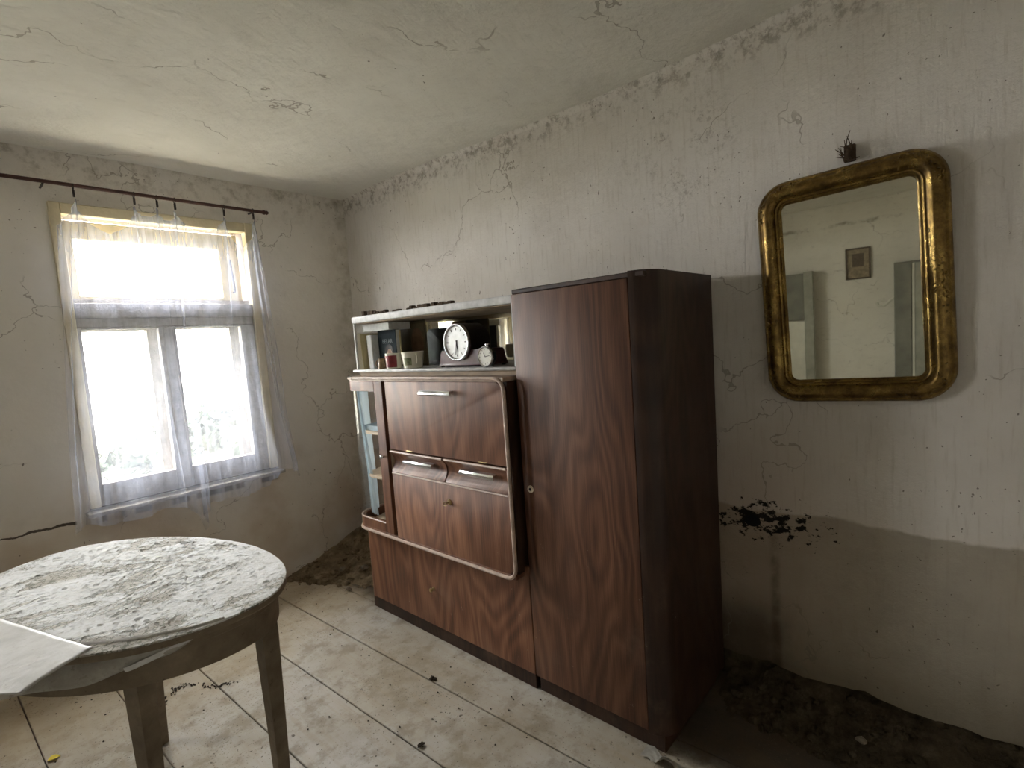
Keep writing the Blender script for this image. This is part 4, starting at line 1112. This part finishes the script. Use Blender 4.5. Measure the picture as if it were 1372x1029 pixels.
def h2(u, v):
    y = -.9 + 1.61 * u; ht = (.118 + .03 * nz(y * 6, 3)) * min(1, (.78 - y) / .25); ln = .26 + .07 * nz(y * 3.3, 9) - .10 * max(0, y - .45)
    x = 1.965 - ln * v
    z = ht * (1 - v) ** 1.3 - .004 + (.015 * nz(x * 12, y * 12, 1) + .010 * nz(x * 32, y * 32, 2) + .006 * nz(x * 80, y * 80)) * min(1, (1 - v) * 4)
    return (x, y, z)
heap('earth_heap', h2, 150, 50, 'low bank of fallen earth along the right wall under the mirror', M_EARTH2)
# loose lumps of plaster
LUMPS = [((1.60, 2.74, .06), .020, 'pale plaster lump on the earth heap nearest the cabinet'), ((1.52, 2.86, .05), .016, 'small plaster lump high on the corner earth heap'), ((1.44, 2.66, .012), .014, 'plaster lump on the boards at the foot of the corner heap'),
         ((1.81, .02, .052), .016, 'pale pebble of plaster on the earth bank at the right edge'), ((1.80, .26, .05), .012, 'tiny plaster lump on the earth bank below the mirror')]
for (p, r, lab) in LUMPS:
    tag(recenter(MB().blob(p, (r, r * 1.3, r * .75), 2, .18).build('plaster_lump', M_CHUNK, angle=30)), lab, 'plaster lump', 'loose lumps of plaster')
# crumbs scattered over the boards
b = MB(); rnd = random.Random(31)
for k in range(650):
    x, y = rnd.uniform(-.1, 1.45), rnd.uniform(.5, 3.05)
    if nz(x * 2.3, y * 2.3, 5) < -.05 and rnd.random() < .7: continue
    if x > 1.40 and y < 2.42: continue
    r = rnd.choice((.0010, .0013, .0016, .002, .0035))
    b.blob((x, y, r * .4 + .0012), (r, r * rnd.uniform(.8, 1.6), r * .6), 1, .25)
tag(recenter(b.build('floor_crumbs', M_CRUMB, smooth=False)), 'dark crumbs of dirt strewn over the floor boards', 'dirt', kind='stuff')
# a line of swept dirt and a cobweb strand by the table
b = MB(); rnd = random.Random(5)
for k in range(90):
    t_ = rnd.random(); x = .47 + .23 * t_ + rnd.gauss(0, .008); y = 2.42 - .0 * t_ + .08 * math.sin(t_ * 5) + rnd.gauss(0, .01)
    r = rnd.uniform(.0015, .005); b.blob((x, y, r * .4 + .001), (r, r, r * .6), 1, .25)
tag(recenter(b.build('dirt_streak', M_CRUMB, smooth=False)), 'thin dark streak of dirt on the boards behind the table legs', 'dirt', kind='stuff')
# clump on the seam, rag at the cabinet foot, leaf
tag(recenter(MB().blob((1.222, 1.655, .008), (.012, .009, .008), 2, .3).blob((1.230, 1.645, .006), (.008, .006, .006), 1, .3).build('dirt_clump', M_CRUMB)), 'dark clump of dirt on a floor seam before the cabinet', 'dirt clump')
tag(recenter(MB().blob((.972, 1.412, .006), (.013, .008, .006), 2, .35).build('dirt_clump', M_CRUMB)), 'dark clump of dirt on the boards right of the table leg', 'dirt clump')
b = MB()
def ragfn(u, v):
    s_ = u - .5
    return (1.405 + .075 * v + .012 * math.sin(u * 9), .80 - .11 * u + .02 * math.sin(v * 5), .004 + .035 * math.exp(-((u - .75) / .22) ** 2) * (1 - v) + .006 * abs(math.sin(u * 17 + v * 4)))
rg = b.grid(22, 8, lambda u, v: (1.378 + .055 * v * (1 - .4 * u) + .008 * math.sin(u * 9), .80 - .125 * u, .0045 + .042 * math.exp(-((u - .7) / .2) ** 2) * (1 - v) + .005 * nz(u * 9, v * 5, 2) + .003)).build('torn_rag', M_RAG, angle=80)
tag(recenter(rg), 'scrap of pale torn rag at the foot of the wardrobe corner', 'rag')
def leaf(u, v):
    w = .013 * math.sin(PI * u) ** .7
    return (.115 + .034 * u + .006 * (v - .5), 2.425 + (v - .5) * 2 * w - .01 * u, .0035 + .006 * abs(v - .5) + .004 * math.sin(PI * u))
lf_ = MB().grid(10, 4, leaf).build('fallen_leaf', M_LEAF, angle=80)
tag(recenter(lf_), 'small bright yellow leaf on the floor under the table', 'leaf')
# cobweb hanging between the apron and the back leg
b = MB()
c0 = Vector((.41, 2.16, .40))
for q in ((.50, 2.0, .642), (.47, 2.06, .642), (.44, 2.10, .642), (.52, 1.95, .642)):
    q = Vector(q); e_ = Vector((.455, 2.10, .46))
    b.tube([q, q.lerp(e_, .55) + Vector((-.006, 0, -.01)), e_], .0008, 4)
b.tube([Vector((.455, 2.10, .46)), Vector((.445, 2.13, .42)), c0 + Vector((.01, .01, -.06))], .0016, 5)
tag(recenter(b.build('cobweb', simple('dusty_web', (0.22, 0.17, 0.11), 0.9))), 'dusty cobweb strands hanging under the table by its back leg', 'cobweb')

# ------------------------------------------------------------------ the far left wall, seen in the mirror
pw = thing('wall_picture', 'small dark framed print on the left wall, seen in the gilded mirror', 'picture', (XL + .012, .93, 1.525))
ring_ = MB()
def yz_ring(mb, y0, y1, z0, z1, w, x0, x1):
    mb.box(x0, x1, y0, y0 + w, z0, z1, .003).box(x0, x1, y1 - w, y1, z0, z1, .003).box(x0, x1, y0 + w, y1 - w, z0, z0 + w, .003).box(x0, x1, y0 + w, y1 - w, z1 - w, z1, .003)
    return mb
PY0, PY1, PZ0, PZ1 = .822, 1.045, 1.525, 1.85
yz_ring(MB(), PY0, PY1, PZ0, PZ1, .016, XL + .002, XL + .024).build('frame', M_PICTD, pw)
pr_ = MB().box(XL + .004, XL + .012, PY0 + .016, PY1 - .016, PZ0 + .016, PZ1 - .016).build('print', M_PICT, pw, smooth=False)
MB().box(XL + .012, XL + .013, PY0 + .06, PY1 - .06, PZ0 + .13, PZ1 - .06).build('printed_figures', M_PICTD, pr_, smooth=False)
bd = thing('wooden_screen', 'grey wooden panelled screen standing by the left wall, seen in the mirror', 'screen', (XL + .105, 1.67, 0))
MB().box(XL + .08, XL + .13, 1.335, 1.425, 0, 1.665, .004).build('post', M_GREYLITE, bd)
MB().box(XL + .08, XL + .13, 1.93, 2.01, 0, 1.665, .004).build('post', M_GREYLITE, bd)
MB().box(XL + .09, XL + .12, 1.425, 1.93, 1.14, 1.65, .004).build('upper_panel', M_GREYWOOD, bd)
MB().box(XL + .095, XL + .115, 1.425, 1.93, .25, 1.13, .004).build('lower_panel', M_WHITEB, bd)
MB().box(XL + .085, XL + .09, 1.46, 1.88, 1.55, 1.58).build('slot', M_INNER, bd, smooth=False)
cu = thing('wooden_cupboard', 'tall grey wooden cupboard against the left wall, seen in the mirror', 'cupboard', (XL + .12, .35, 0))
MB().box(XL + .005, XL + .16, .16, .615, 0, 1.645, .004).build('body', M_GREYWOOD, cu)
MB().box(XL + .16, XL + .178, .475, .61, .06, 1.625, .003).build('door', M_GREYWOOD, cu)
MB().box(XL + .16, XL + .178, .165, .447, .06, 1.625, .003).build('door', M_GREYLITE, cu)
MB().box(XL + .16, XL + .172, .451, .471, .06, 1.625, .002).build('stile', M_WHITEB, cu)
MB().tube([(XL + .10, .615, 1.31), (XL + .10, .66, 1.27), (XL + .10, .70, 1.23), (XL + .10, .75, 1.235), (XL + .10, .765, 1.27)], .012, 8).build('coat_peg', M_WHITEB, cu)
